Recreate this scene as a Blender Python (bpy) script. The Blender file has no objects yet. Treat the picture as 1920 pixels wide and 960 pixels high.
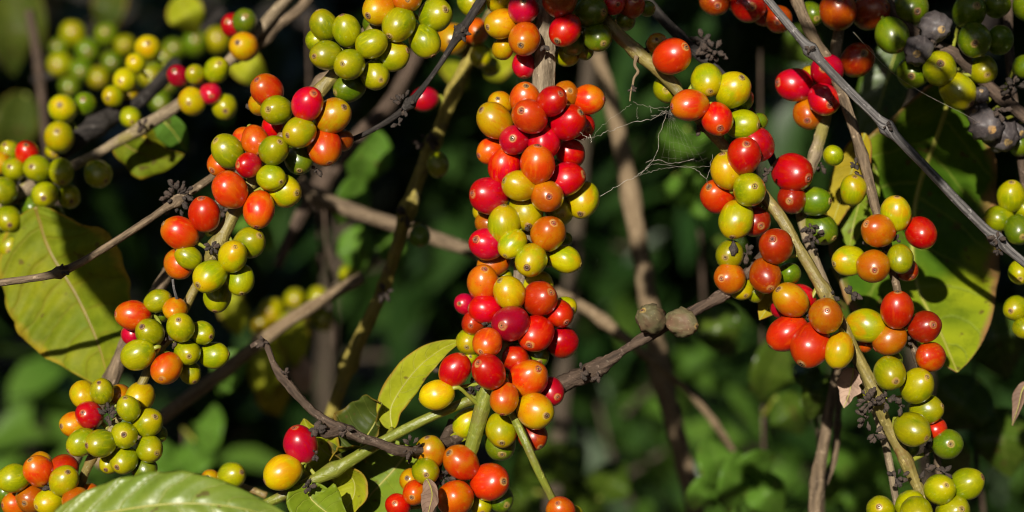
import bpy, bmesh, math, random
from mathutils import Vector, Matrix, noise as mnoise

# ------------------------------------------------------------------ scene, camera, light
S = bpy.context.scene
COL = S.collection
S.view_settings.view_transform = 'Standard'
S.view_settings.look = 'None'
S.view_settings.exposure = 0.42
S.view_settings.gamma = 1.0
S.cycles.max_bounces = 8
S.cycles.use_denoising = True
S.cycles.filter_width = 1.1

PITCH = math.radians(-10.0)
CAM_LOC = Vector((0.0, -1.0, 1.25))
FWD = Vector((0, math.cos(PITCH), math.sin(PITCH)))
RIGHT = Vector((1, 0, 0))
UP = RIGHT.cross(FWD).normalized()
BACK = -FWD
PPM = 1920 / 0.45                      # photo pixels per metre in the focus plane, 1 m away
cd = bpy.data.cameras.new('camera')
cam = bpy.data.objects.new('camera', cd)
COL.objects.link(cam)
cam.location = CAM_LOC
cam.rotation_euler = (math.pi / 2 + PITCH, 0, 0)
cd.sensor_width = 36
cd.lens = 80
cd.clip_start = 0.02
cd.clip_end = 500
cd.dof.use_dof = True
cd.dof.focus_distance = 0.978
cd.dof.aperture_fstop = 6.0
S.camera = cam

SUN_EL, SUN_AZ = math.radians(27), math.radians(-15)     # low sun behind the camera, to its left
SUN = Vector((math.sin(SUN_AZ) * math.cos(SUN_EL), -math.cos(SUN_AZ) * math.cos(SUN_EL), math.sin(SUN_EL)))
sl = bpy.data.lights.new('sun', 'SUN')
sl.energy = 5.0
sl.angle = math.radians(0.6)
sl.color = (1.0, 0.93, 0.82)
so = bpy.data.objects.new('sun', sl)
COL.objects.link(so)
so.location = SUN * 8
so.rotation_euler = SUN.to_track_quat('Z', 'Y').to_euler()
W = bpy.data.worlds.new('World')
S.world = W
W.use_nodes = True
wn = W.node_tree
wn.nodes.clear()
sky = wn.nodes.new('ShaderNodeTexSky')
sky.sky_type = 'NISHITA'
sky.sun_disc = False
sky.sun_elevation = SUN_EL
sky.sun_rotation = math.atan2(SUN.x, SUN.y)
bg = wn.nodes.new('ShaderNodeBackground')
bg.inputs['Strength'].default_value = 0.05
wo = wn.nodes.new('ShaderNodeOutputWorld')
wn.links.new(sky.outputs[0], bg.inputs[0])
wn.links.new(bg.outputs[0], wo.inputs[0])


def P(px, py, d=0.0):
    """a point d metres behind the focus plane, seen at photo pixel (px, py)"""
    D = 1.0 + d
    return CAM_LOC + RIGHT * ((px - 960) / PPM * D) + UP * ((480 - py) / PPM * D) + FWD * D


def M_(px, d=0.0):
    return px / PPM * (1.0 + d)


# ------------------------------------------------------------------ materials
class NT:
    def __init__(self, name):
        self.m = bpy.data.materials.new(name)
        self.m.use_nodes = True
        self.t = self.m.node_tree
        self.t.nodes.clear()
        self.out = self.n('ShaderNodeOutputMaterial')
        self.b = self.n('ShaderNodeBsdfPrincipled')
        self.link(self.b.outputs[0], self.out.inputs[0])

    def n(self, kind, **kw):
        node = self.t.nodes.new(kind)
        for k, v in kw.items():
            setattr(node, k, v)
        return node

    def link(self, a, b):
        self.t.links.new(a, b)

    def val(self, sock, v):
        if hasattr(v, 'is_output'):
            self.link(v, sock)
        else:
            sock.default_value = v

    def math(self, op, a, b=0.0, c=None, clamp=False):
        m = self.n('ShaderNodeMath', operation=op, use_clamp=clamp)
        self.val(m.inputs[0], a)
        self.val(m.inputs[1], b)
        if c is not None:
            self.val(m.inputs[2], c)
        return m.outputs[0]

    def vmath(self, op, a, b):
        m = self.n('ShaderNodeVectorMath', operation=op)
        self.val(m.inputs[0], a)
        self.val(m.inputs[1], b)
        return m.outputs[0]

    def noise(self, vec, scale, detail=2.0, rough=0.5):
        m = self.n('ShaderNodeTexNoise')
        self.link(vec, m.inputs['Vector'])
        m.inputs['Scale'].default_value = scale
        m.inputs['Detail'].default_value = detail
        m.inputs['Roughness'].default_value = rough
        return m.outputs['Fac']

    def ramp(self, fac, a, b, clamp=True):
        m = self.n('ShaderNodeMapRange')
        m.clamp = clamp
        self.link(fac, m.inputs[0])
        m.inputs[1].default_value = a
        m.inputs[2].default_value = b
        return m.outputs[0]

    def mix(self, fac, a, b):
        m = self.n('ShaderNodeMix', data_type='RGBA')
        self.val(m.inputs[0], fac)
        for s, v in ((m.inputs[6], a), (m.inputs[7], b)):
            if hasattr(v, 'is_output'):
                self.link(v, s)
            else:
                s.default_value = (*v, 1)
        return m.outputs[2]

    def bump(self, h, strength, dist):
        m = self.n('ShaderNodeBump')
        m.inputs['Strength'].default_value = strength
        m.inputs['Distance'].default_value = dist
        self.link(h, m.inputs['Height'])
        self.link(m.outputs[0], self.b.inputs['Normal'])


def cherry_mat(name, a, b, streak, lo=0.40, hi=0.62, streak_amt=0.6, rough=0.35, dust=0.25, ring=(0.42, 0.27, 0.10), sss=0.05, third=None, blush=None):
    k = NT(name)
    tc = k.n('ShaderNodeTexCoord').outputs['Object']
    rnd = k.n('ShaderNodeObjectInfo').outputs['Random']
    off = k.vmath('SCALE', (1, 1.7, 2.3), (0, 0, 0))
    sc = off.node
    k.link(k.math('MULTIPLY', rnd, 41.0), sc.inputs['Scale'])
    v = k.vmath('ADD', tc, off)
    col = k.mix(k.ramp(k.noise(v, 0.75, 1.5), lo, hi), a, b)
    if third:
        th = k.ramp(k.noise(k.vmath('ADD', v, (9.1, 3.3, 5.7)), 0.85, 2.0), 0.53, 0.70)
        col = k.mix(k.math('MULTIPLY', th, 0.85), col, third)
    sv = k.vmath('MULTIPLY', v, (3.2, 3.2, 0.42))
    st = k.noise(sv, 1.8, 3.0, 0.55)
    col = k.mix(k.math('MULTIPLY', k.ramp(st, 0.52, 0.72), streak_amt), col, streak)
    fine = k.noise(k.vmath('MULTIPLY', v, (9, 9, 1.6)), 1.6, 2.0)
    col = k.mix(k.math('MULTIPLY', k.ramp(fine, 0.5, 0.75), 0.16), col, tuple(c * 0.45 for c in a))
    if third:
        sz = k.n('ShaderNodeSeparateXYZ')
        k.link(tc, sz.inputs[0])
        bl = k.math('MULTIPLY', k.ramp(k.math('ADD', sz.outputs[2], k.math('MULTIPLY', k.noise(v, 1.6, 2.0), 0.6)), 0.85, 1.45), 0.6)
        col = k.mix(bl, col, blush or third)
    # pale scaly collar round the navel
    d = k.n('ShaderNodeVectorMath', operation='DISTANCE')
    k.link(tc, d.inputs[0])
    d.inputs[1].default_value = (0, 0, 1.16)
    dd = k.math('ADD', d.outputs['Value'], k.math('MULTIPLY', k.math('SUBTRACT', k.noise(v, 6.0, 3.0), 0.5), 0.16))
    rg = k.math('MULTIPLY', k.ramp(dd, 0.30, 0.22), k.ramp(k.noise(v, 3.0, 2.0), 0.32, 0.6))
    col = k.mix(k.math('MULTIPLY', rg, 0.75), col, ring)
    # specks and corky scuffs
    vo = k.n('ShaderNodeTexVoronoi', feature='F1')
    k.link(v, vo.inputs['Vector'])
    vo.inputs['Scale'].default_value = 4.2
    sp = k.math('MULTIPLY', k.ramp(vo.outputs['Distance'], 0.11, 0.07), k.ramp(k.noise(v, 2.0, 0), 0.52, 0.58))
    col = k.mix(k.math('MULTIPLY', sp, 0.75), col, (0.07, 0.035, 0.02))
    sf = k.ramp(k.noise(v, 4.5, 6.0, 0.72), 0.60, 0.72)
    col = k.mix(k.math('MULTIPLY', k.math('MULTIPLY', sf, dust * 1.6), k.math('FRACT', k.math('MULTIPLY', rnd, 7.7))), col, (0.40, 0.30, 0.17))
    hs = k.n('ShaderNodeHueSaturation')
    k.link(col, hs.inputs['Color'])
    k.link(k.math('MULTIPLY_ADD', rnd, 0.022, 0.489), hs.inputs['Hue'])
    r2 = k.math('FRACT', k.math('MULTIPLY', rnd, 17.3))
    k.link(k.math('MULTIPLY_ADD', r2, 0.34, 0.82), hs.inputs['Value'])
    hs.inputs['Saturation'].default_value = 1.06
    k.link(hs.outputs[0], k.b.inputs['Base Color'])
    k.link(k.math('MULTIPLY_ADD', k.noise(v, 5.0, 3.0), 0.12, rough - 0.06), k.b.inputs['Roughness'])
    k.b.inputs['IOR'].default_value = 1.46
    k.b.inputs['Specular IOR Level'].default_value = 0.3
    if sss:
        k.link(k.math('MULTIPLY_ADD', k.math('FRACT', k.math('MULTIPLY', rnd, 29.1)), 0.55, 0.42), k.b.inputs['Coat Weight'])
        k.link(k.math('MULTIPLY_ADD', k.noise(v, 3.0, 3.0), 0.16, 0.20), k.b.inputs['Coat Roughness'])
    k.b.inputs['Subsurface Weight'].default_value = sss
    k.b.inputs['Subsurface Radius'].default_value = (1.0, 0.45, 0.2)
    k.b.inputs['Subsurface Scale'].default_value = 0.0022
    h = k.math('ADD', k.math('MULTIPLY', st, 0.5), k.math('MULTIPLY', k.noise(v, 7.0, 4.0), 0.35))
    k.bump(h, 0.35, 0.00012)
    return k.m


CM = {
    'R': cherry_mat('cherry_red', (0.44, 0.012, 0.018), (0.36, 0.009, 0.018), (0.50, 0.06, 0.022), streak_amt=0.5, third=(0.40, 0.030, 0.014)),
    'D': cherry_mat('cherry_crimson', (0.26, 0.010, 0.006), (0.32, 0.012, 0.008), (0.36, 0.05, 0.012), streak_amt=0.4, dust=0.3),
    'P': cherry_mat('cherry_coral', (0.45, 0.030, 0.018), (0.46, 0.055, 0.020), (0.54, 0.13, 0.035), streak_amt=0.6, third=(0.44, 0.095, 0.018)),
    'S': cherry_mat('cherry_vermilion', (0.47, 0.036, 0.012), (0.47, 0.080, 0.012), (0.50, 0.14, 0.015), third=(0.43, 0.16, 0.012)),
    'O': cherry_mat('cherry_orange', (0.440, 0.125, 0.010), (0.475, 0.240, 0.012), (0.440, 0.060, 0.004), streak_amt=0.5, third=(0.360, 0.270, 0.010)),
    'Y': cherry_mat('cherry_yellow', (0.475, 0.320, 0.006), (0.440, 0.230, 0.008), (0.510, 0.420, 0.010), third=(0.340, 0.300, 0.008)),
    'L': cherry_mat('cherry_lime', (0.235, 0.27, 0.006), (0.36, 0.315, 0.007), (0.44, 0.43, 0.02), third=(0.44, 0.22, 0.01), blush=(0.46, 0.30, 0.008)),
    'G': cherry_mat('cherry_green', (0.185, 0.215, 0.006), (0.260, 0.250, 0.008), (0.360, 0.360, 0.021), third=(0.120, 0.165, 0.008), blush=(0.33, 0.275, 0.008)),
    'E': cherry_mat('cherry_deep_green', (0.075, 0.125, 0.008), (0.110, 0.145, 0.010), (0.170, 0.210, 0.010), streak_amt=0.5),  # own deep green; also stands in for shade on some green cherries
    'A': cherry_mat('cherry_amber_brown', (0.36, 0.088, 0.008), (0.38, 0.145, 0.009), (0.38, 0.05, 0.012), third=(0.27, 0.055, 0.010), dust=0.35),
    'B': cherry_mat('cherry_brown_red', (0.230, 0.026, 0.010), (0.250, 0.055, 0.010), (0.380, 0.100, 0.007), dust=0.35),
    'K': cherry_mat('cherry_dried', (0.050, 0.042, 0.042), (0.085, 0.075, 0.075), (0.130, 0.110, 0.105), rough=0.5, dust=0.35, sss=0.0),
    'M': cherry_mat('cherry_mouldy', (0.110, 0.095, 0.050), (0.130, 0.075, 0.050), (0.180, 0.160, 0.090), rough=0.6, dust=0.8, sss=0.0),
}
CNAME = {'R': 'ripe red cherry', 'D': 'dark crimson cherry', 'P': 'coral pink-red cherry', 'S': 'red-orange cherry', 'O': 'orange cherry',
         'Y': 'yellow cherry', 'L': 'yellow-green cherry', 'G': 'olive green unripe cherry', 'E': 'deep green unripe cherry',
         'A': 'amber brown-orange cherry', 'B': 'brownish red cherry', 'K': 'dried blackish cherry', 'M': 'mouldy grey-green dried cherry'}


def simple_mat(name, a, b, scale=200.0, rough=0.7, bump=0.5, dist=0.0006, lo=0.35, hi=0.65):
    k = NT(name)
    tc = k.n('ShaderNodeTexCoord').outputs['Object']
    f = k.noise(tc, scale, 4.0, 0.6)
    k.link(k.mix(k.ramp(f, lo, hi), a, b), k.b.inputs['Base Color'])
    k.b.inputs['Roughness'].default_value = rough
    k.bump(f, bump, dist)
    return k.m


def navel_mat(name, rim, mid, pit):
    k = NT(name)
    tc = k.n('ShaderNodeTexCoord').outputs['Object']
    sx = k.n('ShaderNodeSeparateXYZ')
    k.link(tc, sx.inputs[0])
    r = k.math('POWER', k.math('ADD', k.math('MULTIPLY', sx.outputs[0], sx.outputs[0]), k.math('MULTIPLY', sx.outputs[1], sx.outputs[1])), 0.5)
    r = k.math('ADD', r, k.math('MULTIPLY', k.math('SUBTRACT', k.noise(tc, 12.0, 3.0), 0.5), 0.05))
    col = k.mix(k.ramp(r, 0.125, 0.155), mid, rim)
    col = k.mix(k.ramp(r, 0.085, 0.05), col, pit)
    col = k.mix(k.math('MULTIPLY', k.ramp(k.noise(tc, 16.0, 3.0), 0.45, 0.7), 0.5), col, pit)
    k.link(col, k.b.inputs['Base Color'])
    k.b.inputs['Roughness'].default_value = 0.55
    k.bump(k.noise(tc, 14.0, 3.0), 0.5, 0.0004)
    return k.m


CALYX = {'olive': navel_mat('navel_olive', (0.26, 0.19, 0.035), (0.15, 0.08, 0.02), (0.05, 0.025, 0.012)),
         'darkbrown': navel_mat('navel_dark_brown', (0.20, 0.10, 0.03), (0.085, 0.042, 0.018), (0.03, 0.016, 0.01)),
         'red': navel_mat('navel_red', (0.30, 0.05, 0.02), (0.16, 0.035, 0.018), (0.06, 0.018, 0.012))}
BUD = simple_mat('dried_bud_black', (0.018, 0.013, 0.011), (0.060, 0.043, 0.032), 2.5, 0.75, 0.8, 0.001)
BUD2 = simple_mat('dried_bud_brown', (0.085, 0.055, 0.038), (0.035, 0.026, 0.022), 2.5, 0.85, 0.8, 0.001)
STALK = simple_mat('stalk_green', (0.20, 0.24, 0.02), (0.26, 0.25, 0.03), 150.0, 0.5, 0.2)


def bark_mat(name, a, b, c, lichen=None, lamt=0.0, rough=0.75, bump=0.7, gl=(420, 55), dist=0.002):
    """bark with a grain along the stem (UVs are in metres)"""
    k = NT(name)
    uv = k.n('ShaderNodeUVMap').outputs[0]
    oc = k.n('ShaderNodeTexCoord').outputs['Object']
    g = k.noise(k.vmath('MULTIPLY', uv, (gl[0], gl[1], 1)), 1.0, 5.0, 0.65)
    col = k.mix(k.ramp(g, 0.36, 0.66), a, b)
    pat = k.noise(oc, 62, 4.0, 0.6)
    col = k.mix(k.ramp(pat, 0.52, 0.68), col, c)
    fl = k.ramp(k.noise(oc, 330, 3.0, 0.7), 0.60, 0.70)
    col = k.mix(k.math('MULTIPLY', fl, 0.5), col, tuple(min(1, x * 1.9 + 0.05) for x in b))
    if lichen:
        l = k.ramp(k.noise(oc, 120, 4.0, 0.65), 0.62 - lamt, 0.70 - lamt)
        col = k.mix(l, col, lichen)
    k.link(col, k.b.inputs['Base Color'])
    k.b.inputs['Roughness'].default_value = rough
    k.b.inputs['Specular IOR Level'].default_value = 0.4 if rough < 0.5 else 0.15
    h = k.math('ADD', k.math('MULTIPLY', g, 0.8), k.math('MULTIPLY', k.noise(oc, 420, 3.0), 0.45))
    k.bump(h, bump, dist)
    return k.m


BARK = {
    'grey': bark_mat('bark_grey', (0.062, 0.044, 0.028), (0.24, 0.175, 0.110), (0.11, 0.078, 0.046)),
    'yellowish': bark_mat('bark_yellow_olive', (0.16, 0.13, 0.025), (0.32, 0.26, 0.06), (0.12, 0.09, 0.05), (0.30, 0.26, 0.14), -0.02),
    'thick': bark_mat('bark_tan_grey', (0.10, 0.075, 0.048), (0.33, 0.265, 0.18), (0.18, 0.145, 0.08), (0.36, 0.32, 0.22), 0.0),
    'black': bark_mat('bark_black', (0.014, 0.012, 0.011), (0.050, 0.043, 0.038), (0.024, 0.02, 0.018)),
    'dark': bark_mat('bark_dark_brown', (0.032, 0.022, 0.016), (0.12, 0.082, 0.058), (0.055, 0.038, 0.026), (0.20, 0.165, 0.12), -0.03),
    'slate': bark_mat('bark_slate', (0.038, 0.036, 0.036), (0.21, 0.195, 0.185), (0.075, 0.068, 0.064), gl=(900, 30)),
    'green': bark_mat('stem_green', (0.115, 0.14, 0.014), (0.19, 0.205, 0.028), (0.13, 0.10, 0.03), (0.32, 0.25, 0.12), -0.06, rough=0.36, bump=0.4),
    'olive': bark_mat('stem_olive', (0.125, 0.10, 0.026), (0.25, 0.20, 0.055), (0.15, 0.07, 0.022), (0.34, 0.29, 0.16), -0.02, rough=0.45, bump=0.5),
    'mossy': bark_mat('bark_mossy', (0.12, 0.09, 0.055), (0.30, 0.235, 0.15), (0.20, 0.17, 0.045), (0.26, 0.24, 0.05), -0.01),
    'tan': bark_mat('bark_tan', (0.13, 0.088, 0.05), (0.27, 0.20, 0.12), (0.17, 0.12, 0.07)),
    'warm': bark_mat('bark_warm_brown', (0.020, 0.011, 0.006), (0.050, 0.028, 0.015), (0.035, 0.02, 0.01), gl=(60, 10), dist=0.004),
    'trunk': bark_mat('bark_trunk', (0.045, 0.034, 0.024), (0.11, 0.085, 0.06), (0.08, 0.065, 0.04), gl=(90, 14), bump=0.9, dist=0.006),
}


def leaf_mat(name, a, b, vein, edge=None, gloss=0.32, trans=0.3, nv=9, vamt=0.55, patch=None, pl=(0.55, 0.66), spec=0.13):
    """u runs across the blade, v from base to tip; veins leave the midrib at a slant"""
    k = NT(name)
    uv = k.n('ShaderNodeUVMap').outputs[0]
    oc = k.n('ShaderNodeTexCoord').outputs['Object']
    sx = k.n('ShaderNodeSeparateXYZ')
    k.link(uv, sx.inputs[0])
    au = k.math('ABSOLUTE', k.math('MULTIPLY_ADD', sx.outputs[0], 2.0, -1.0))
    wob = k.math('MULTIPLY', k.math('SUBTRACT', k.noise(uv, 5.0, 2.0), 0.5), 0.05)
    s = k.math('SUBTRACT', k.math('ADD', sx.outputs[1], wob), k.math('MULTIPLY', k.math('POWER', au, 1.5), 0.13))
    side = k.math('MODULO', k.math('MULTIPLY', k.math('GREATER_THAN', sx.outputs[0], 0.5), 0.43), 1.0)
    fr = k.math('FRACT', k.math('ADD', k.math('MULTIPLY', s, float(nv)), side))
    dist = k.math('ABSOLUTE', k.math('SUBTRACT', fr, 0.5))
    vn = k.ramp(dist, 0.07, 0.015)
    mid = k.ramp(au, 0.045, 0.02)
    blot = k.noise(oc, 26, 4.0, 0.6)
    col = k.mix(k.ramp(blot, 0.35, 0.65), a, b)
    small = k.ramp(k.noise(oc, 240, 3.0, 0.6), 0.3, 0.7)
    col = k.mix(k.math('MULTIPLY', small, 0.25), col, tuple(x * 0.6 for x in a))
    if patch:
        pm = k.ramp(k.math('MULTIPLY_ADD', sx.outputs[1], 0.34, k.noise(oc, 13, 3.0, 0.55)), pl[0] + 0.14, pl[1] + 0.2)
        col = k.mix(pm, col, patch)
    vv = k.math('MAXIMUM', k.math('MULTIPLY', vn, 0.6), mid)
    col = k.mix(k.math('MULTIPLY', vv, vamt), col, vein)
    if edge:
        em = k.ramp(k.math('ADD', au, k.math('MULTIPLY', k.math('SUBTRACT', k.noise(oc, 60, 4.0), 0.5), 0.5)), 0.86, 1.0)
        col = k.mix(em, col, edge)
    mot = k.ramp(k.noise(oc, 75, 5.0, 0.7), 0.46, 0.66)
    col = k.mix(k.math('MULTIPLY', mot, 0.45), col, tuple(x * 0.5 for x in a))
    spots = k.ramp(k.noise(oc, 130, 2.0, 0.5), 0.66, 0.70)
    col = k.mix(k.math('MULTIPLY', spots, 0.7), col, (0.10, 0.055, 0.02))
    k.link(col, k.b.inputs['Base Color'])
    k.link(k.math('MULTIPLY_ADD', k.noise(oc, 90, 3.0), 0.2, gloss - 0.1), k.b.inputs['Roughness'])
    k.b.inputs['Specular IOR Level'].default_value = spec
    h = k.math('ADD', k.math('MULTIPLY', vn, -0.6), k.math('MULTIPLY', k.noise(oc, 160, 4.0), 0.5))
    k.bump(h, 0.5, 0.0007)
    tr = k.n('ShaderNodeBsdfTranslucent')
    k.link(col, tr.inputs[0])
    mx = k.n('ShaderNodeMixShader')
    mx.inputs[0].default_value = trans
    k.link(k.b.outputs[0], mx.inputs[1])
    k.link(tr.outputs[0], mx.inputs[2])
    k.link(mx.outputs[0], k.out.inputs[0])
    return k.m


LEAF = {
    'lime': leaf_mat('leaf_yellow_green', (0.29, 0.33, 0.010), (0.38, 0.39, 0.016), (0.42, 0.40, 0.08), edge=(0.30, 0.19, 0.02), gloss=0.5),
    'under': leaf_mat('leaf_pale_underside', (0.14, 0.20, 0.008), (0.25, 0.262, 0.010), (0.17, 0.125, 0.010), edge=(0.40, 0.26, 0.02), gloss=0.6, nv=8),
    'front': leaf_mat('leaf_front_green', (0.17, 0.25, 0.025), (0.25, 0.30, 0.04), (0.32, 0.33, 0.08), spec=0.6, gloss=0.40, nv=8),
    'mid': leaf_mat('leaf_light_green', (0.15, 0.23, 0.012), (0.22, 0.28, 0.015), (0.30, 0.33, 0.05), gloss=0.42, nv=8),
    'gloss': leaf_mat('leaf_glossy_green', (0.05, 0.10, 0.010), (0.09, 0.14, 0.014), (0.20, 0.25, 0.05), spec=0.3, gloss=0.27, nv=8),
    'big': leaf_mat('leaf_green_yellowing', (0.055, 0.13, 0.008), (0.11, 0.19, 0.012), (0.22, 0.28, 0.04), vamt=0.8, edge=(0.30, 0.16, 0.06), gloss=0.33, nv=9,
                    patch=(0.28, 0.33, 0.012), pl=(0.50, 0.62)),
    'dark': leaf_mat('leaf_dark_green', (0.045, 0.070, 0.010), (0.08, 0.10, 0.012), (0.14, 0.16, 0.03), edge=(0.18, 0.12, 0.02), gloss=0.45),
    'yellow': leaf_mat('leaf_yellow', (0.40, 0.32, 0.010), (0.34, 0.24, 0.010), (0.55, 0.45, 0.08), edge=(0.25, 0.10, 0.02), gloss=0.55),
    'dry': leaf_mat('leaf_dry', (0.17, 0.10, 0.07), (0.30, 0.20, 0.14), (0.12, 0.07, 0.045), gloss=0.6, trans=0.15),
    'pinkdry': leaf_mat('leaf_withered_pale', (0.50, 0.35, 0.26), (0.36, 0.22, 0.14), (0.30, 0.18, 0.11), gloss=0.7, trans=0.25),
    'fresh': leaf_mat('leaf_fresh_green', (0.09, 0.20, 0.02), (0.12, 0.24, 0.03), (0.18, 0.28, 0.06), gloss=0.35, trans=0.35),
}


def crown_mat(name, a, b, gloss=0.35):
    k = NT(name)
    oc = k.n('ShaderNodeTexCoord').outputs['Object']
    col = k.mix(k.ramp(k.noise(oc, 6.0, 3.0), 0.35, 0.65), a, b)
    k.link(col, k.b.inputs['Base Color'])
    k.b.inputs['Roughness'].default_value = gloss
    tr = k.n('ShaderNodeBsdfTranslucent')
    k.link(col, tr.inputs[0])
    mx = k.n('ShaderNodeMixShader')
    mx.inputs[0].default_value = 0.25
    k.link(k.b.outputs[0], mx.inputs[1])
    k.link(tr.outputs[0], mx.inputs[2])
    k.link(mx.outputs[0], k.out.inputs[0])
    return k.m


CROWN = {'a': crown_mat('foliage_green', (0.028, 0.075, 0.009), (0.05, 0.105, 0.012)),
        'd': crown_mat('foliage_young', (0.06, 0.14, 0.016), (0.09, 0.17, 0.022)),
         'b': crown_mat('foliage_dark', (0.014, 0.042, 0.008), (0.030, 0.068, 0.011)),
         'c': crown_mat('foliage_yellowish', (0.10, 0.13, 0.014), (0.06, 0.10, 0.014))}
WEB = simple_mat('spider_silk', (0.34, 0.31, 0.26), (0.24, 0.21, 0.17), 300, 0.4, 0.0)


# ------------------------------------------------------------------ object helpers
def link(o, parent=None):
    COL.objects.link(o)
    if parent is not None:
        o.parent = parent
    return o


def mesh_obj(name, me, parent=None, mat=None):
    o = bpy.data.objects.new(name, me)
    if mat is not None and not me.materials:
        me.materials.append(mat)
    return link(o, parent)


def thing(name, label, cat, loc, group=None):
    o = bpy.data.objects.new(name, None)
    o.empty_display_size = 0.02
    o.location = loc
    o['label'] = label
    o['category'] = cat
    if group:
        o['group'] = group
    COL.objects.link(o)
    return o


def raw(name, verts, faces, uvs=None, smooth=True):
    me = bpy.data.meshes.new(name)
    me.from_pydata([tuple(v) for v in verts], [], faces)
    if uvs is not None:
        ul = me.uv_layers.new(name='UVMap')
        for lp in me.loops:
            ul.data[lp.index].uv = uvs[lp.vertex_index]
    if smooth:
        me.polygons.foreach_set('use_smooth', [True] * len(me.polygons))
    me.update()
    return me


def catmull(pts, n):
    """pts: list of tuples; returns n samples per span"""
    out = []
    m = len(pts)
    for i in range(m - 1):
        p0, p1, p2, p3 = pts[max(i - 1, 0)], pts[i], pts[i + 1], pts[min(i + 2, m - 1)]
        for s in range(n):
            t = s / n
            out.append(tuple(0.5 * (2 * b + (c - a) * t + (2 * a - 5 * b + 4 * c - d) * t * t + (3 * b - a - 3 * c + d) * t ** 3)
                             for a, b, c, d in zip(p0, p1, p2, p3)))
    out.append(pts[-1])
    return out


def tube(name, pts, rads, sides=10, rough=0.0, rnd=None, cap=True, flat=0.0):
    """tapered tube through world points"""
    verts, faces, uvs = [], [], []
    n = len(pts)
    ref = Vector((0.31, 0.87, 0.37))
    L = 0.0
    nrm = None
    for i in range(n):
        p = Vector(pts[i])
        t = (Vector(pts[min(i + 1, n - 1)]) - Vector(pts[max(i - 1, 0)])).normalized()
        if nrm is None:
            nrm = t.cross(ref).normalized()
        nrm = (nrm - t * nrm.dot(t)).normalized()
        bi = t.cross(nrm)
        if i:
            L += (p - Vector(pts[i - 1])).length
        for s in range(sides + 1):
            a = 2 * math.pi * s / sides
            r = rads[i]
            if rough:
                q = p + (nrm * math.cos(a) + bi * math.sin(a)) * r
                r *= 1 + rough * (mnoise.noise(q * 420) * 0.8 + mnoise.noise(q * 110))
            verts.append(p + (nrm * math.cos(a) + bi * math.sin(a)) * r)
            uvs.append((s / sides * 2 * math.pi * rads[i], L))
    w = sides + 1
    for i in range(n - 1):
        for s in range(sides):
            faces.append((i * w + s, i * w + s + 1, (i + 1) * w + s + 1, (i + 1) * w + s))
    if cap:
        for i, fl in ((0, True), (n - 1, False)):
            c = len(verts)
            verts.append(Vector(pts[i]))
            uvs.append((0, 0))
            for s in range(sides):
                f = (c, i * w + s, i * w + s + 1)
                faces.append(f if not fl else f[::-1])
    return raw(name, verts, faces, uvs)


class Stem:
    """a stem through photo pixels at given depths: (px, py, d, width_px)"""
    def __init__(self, owner, path, bark, nodes=(), rough=0.13, sides=12, name='stem', per=10, node_size=1.22):
        path = list(path)
        for end in (0, -1):                       # a stem that leaves the frame goes on for a good way beyond it
            a, b = path[end], path[1 if end == 0 else -2]
            if not (0 <= a[0] <= 1920 and 0 <= a[1] <= 960):
                vx, vy = a[0] - b[0], a[1] - b[1]
                ln = max(20.0, math.hypot(vx, vy))
                vx, vy, step, tot = vx / ln, vy / ln, ln, 0.0
                while tot < 1000:
                    tot += step
                    step *= 1.5
                    ext = (a[0] + vx * tot, a[1] + vy * tot, a[2], a[3])
                    path = [ext] + path if end == 0 else path + [ext]
        sm = catmull(path, per)
        self.s = sm
        pts = [P(x, y, d) for x, y, d, w in sm]
        rad = [max(M_(w, d) / 2, 0.0003) for x, y, d, w in sm]
        self.pts = pts
        for (nx, ny) in nodes:
            j = min(range(len(sm)), key=lambda q: (sm[q][0] - nx) ** 2 + (sm[q][1] - ny) ** 2)
            for q in range(len(sm)):
                dist = (pts[q] - pts[j]).length
                rad[q] *= 1 + (node_size - 1) * math.exp(-(dist / (rad[j] * 1.1 + 1e-6)) ** 2)
        self.rad = rad
        self.o = mesh_obj(name, tube(name, pts, rad, sides, rough), None, BARK[bark])
        if owner is not None:
            self.o.parent = owner
            self.o.matrix_parent_inverse = Matrix.Translation(-owner.location)

    def near(self, px, py):
        j = min(range(len(self.s)), key=lambda q: (self.s[q][0] - px) ** 2 + (self.s[q][1] - py) ** 2)
        x, y, d, w = self.s[j]
        return j, math.hypot(x - px, y - py), d, w


def adopt(o, owner):
    o.parent = owner
    o.matrix_parent_inverse = Matrix.Translation(-owner.location)
    return o


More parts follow.
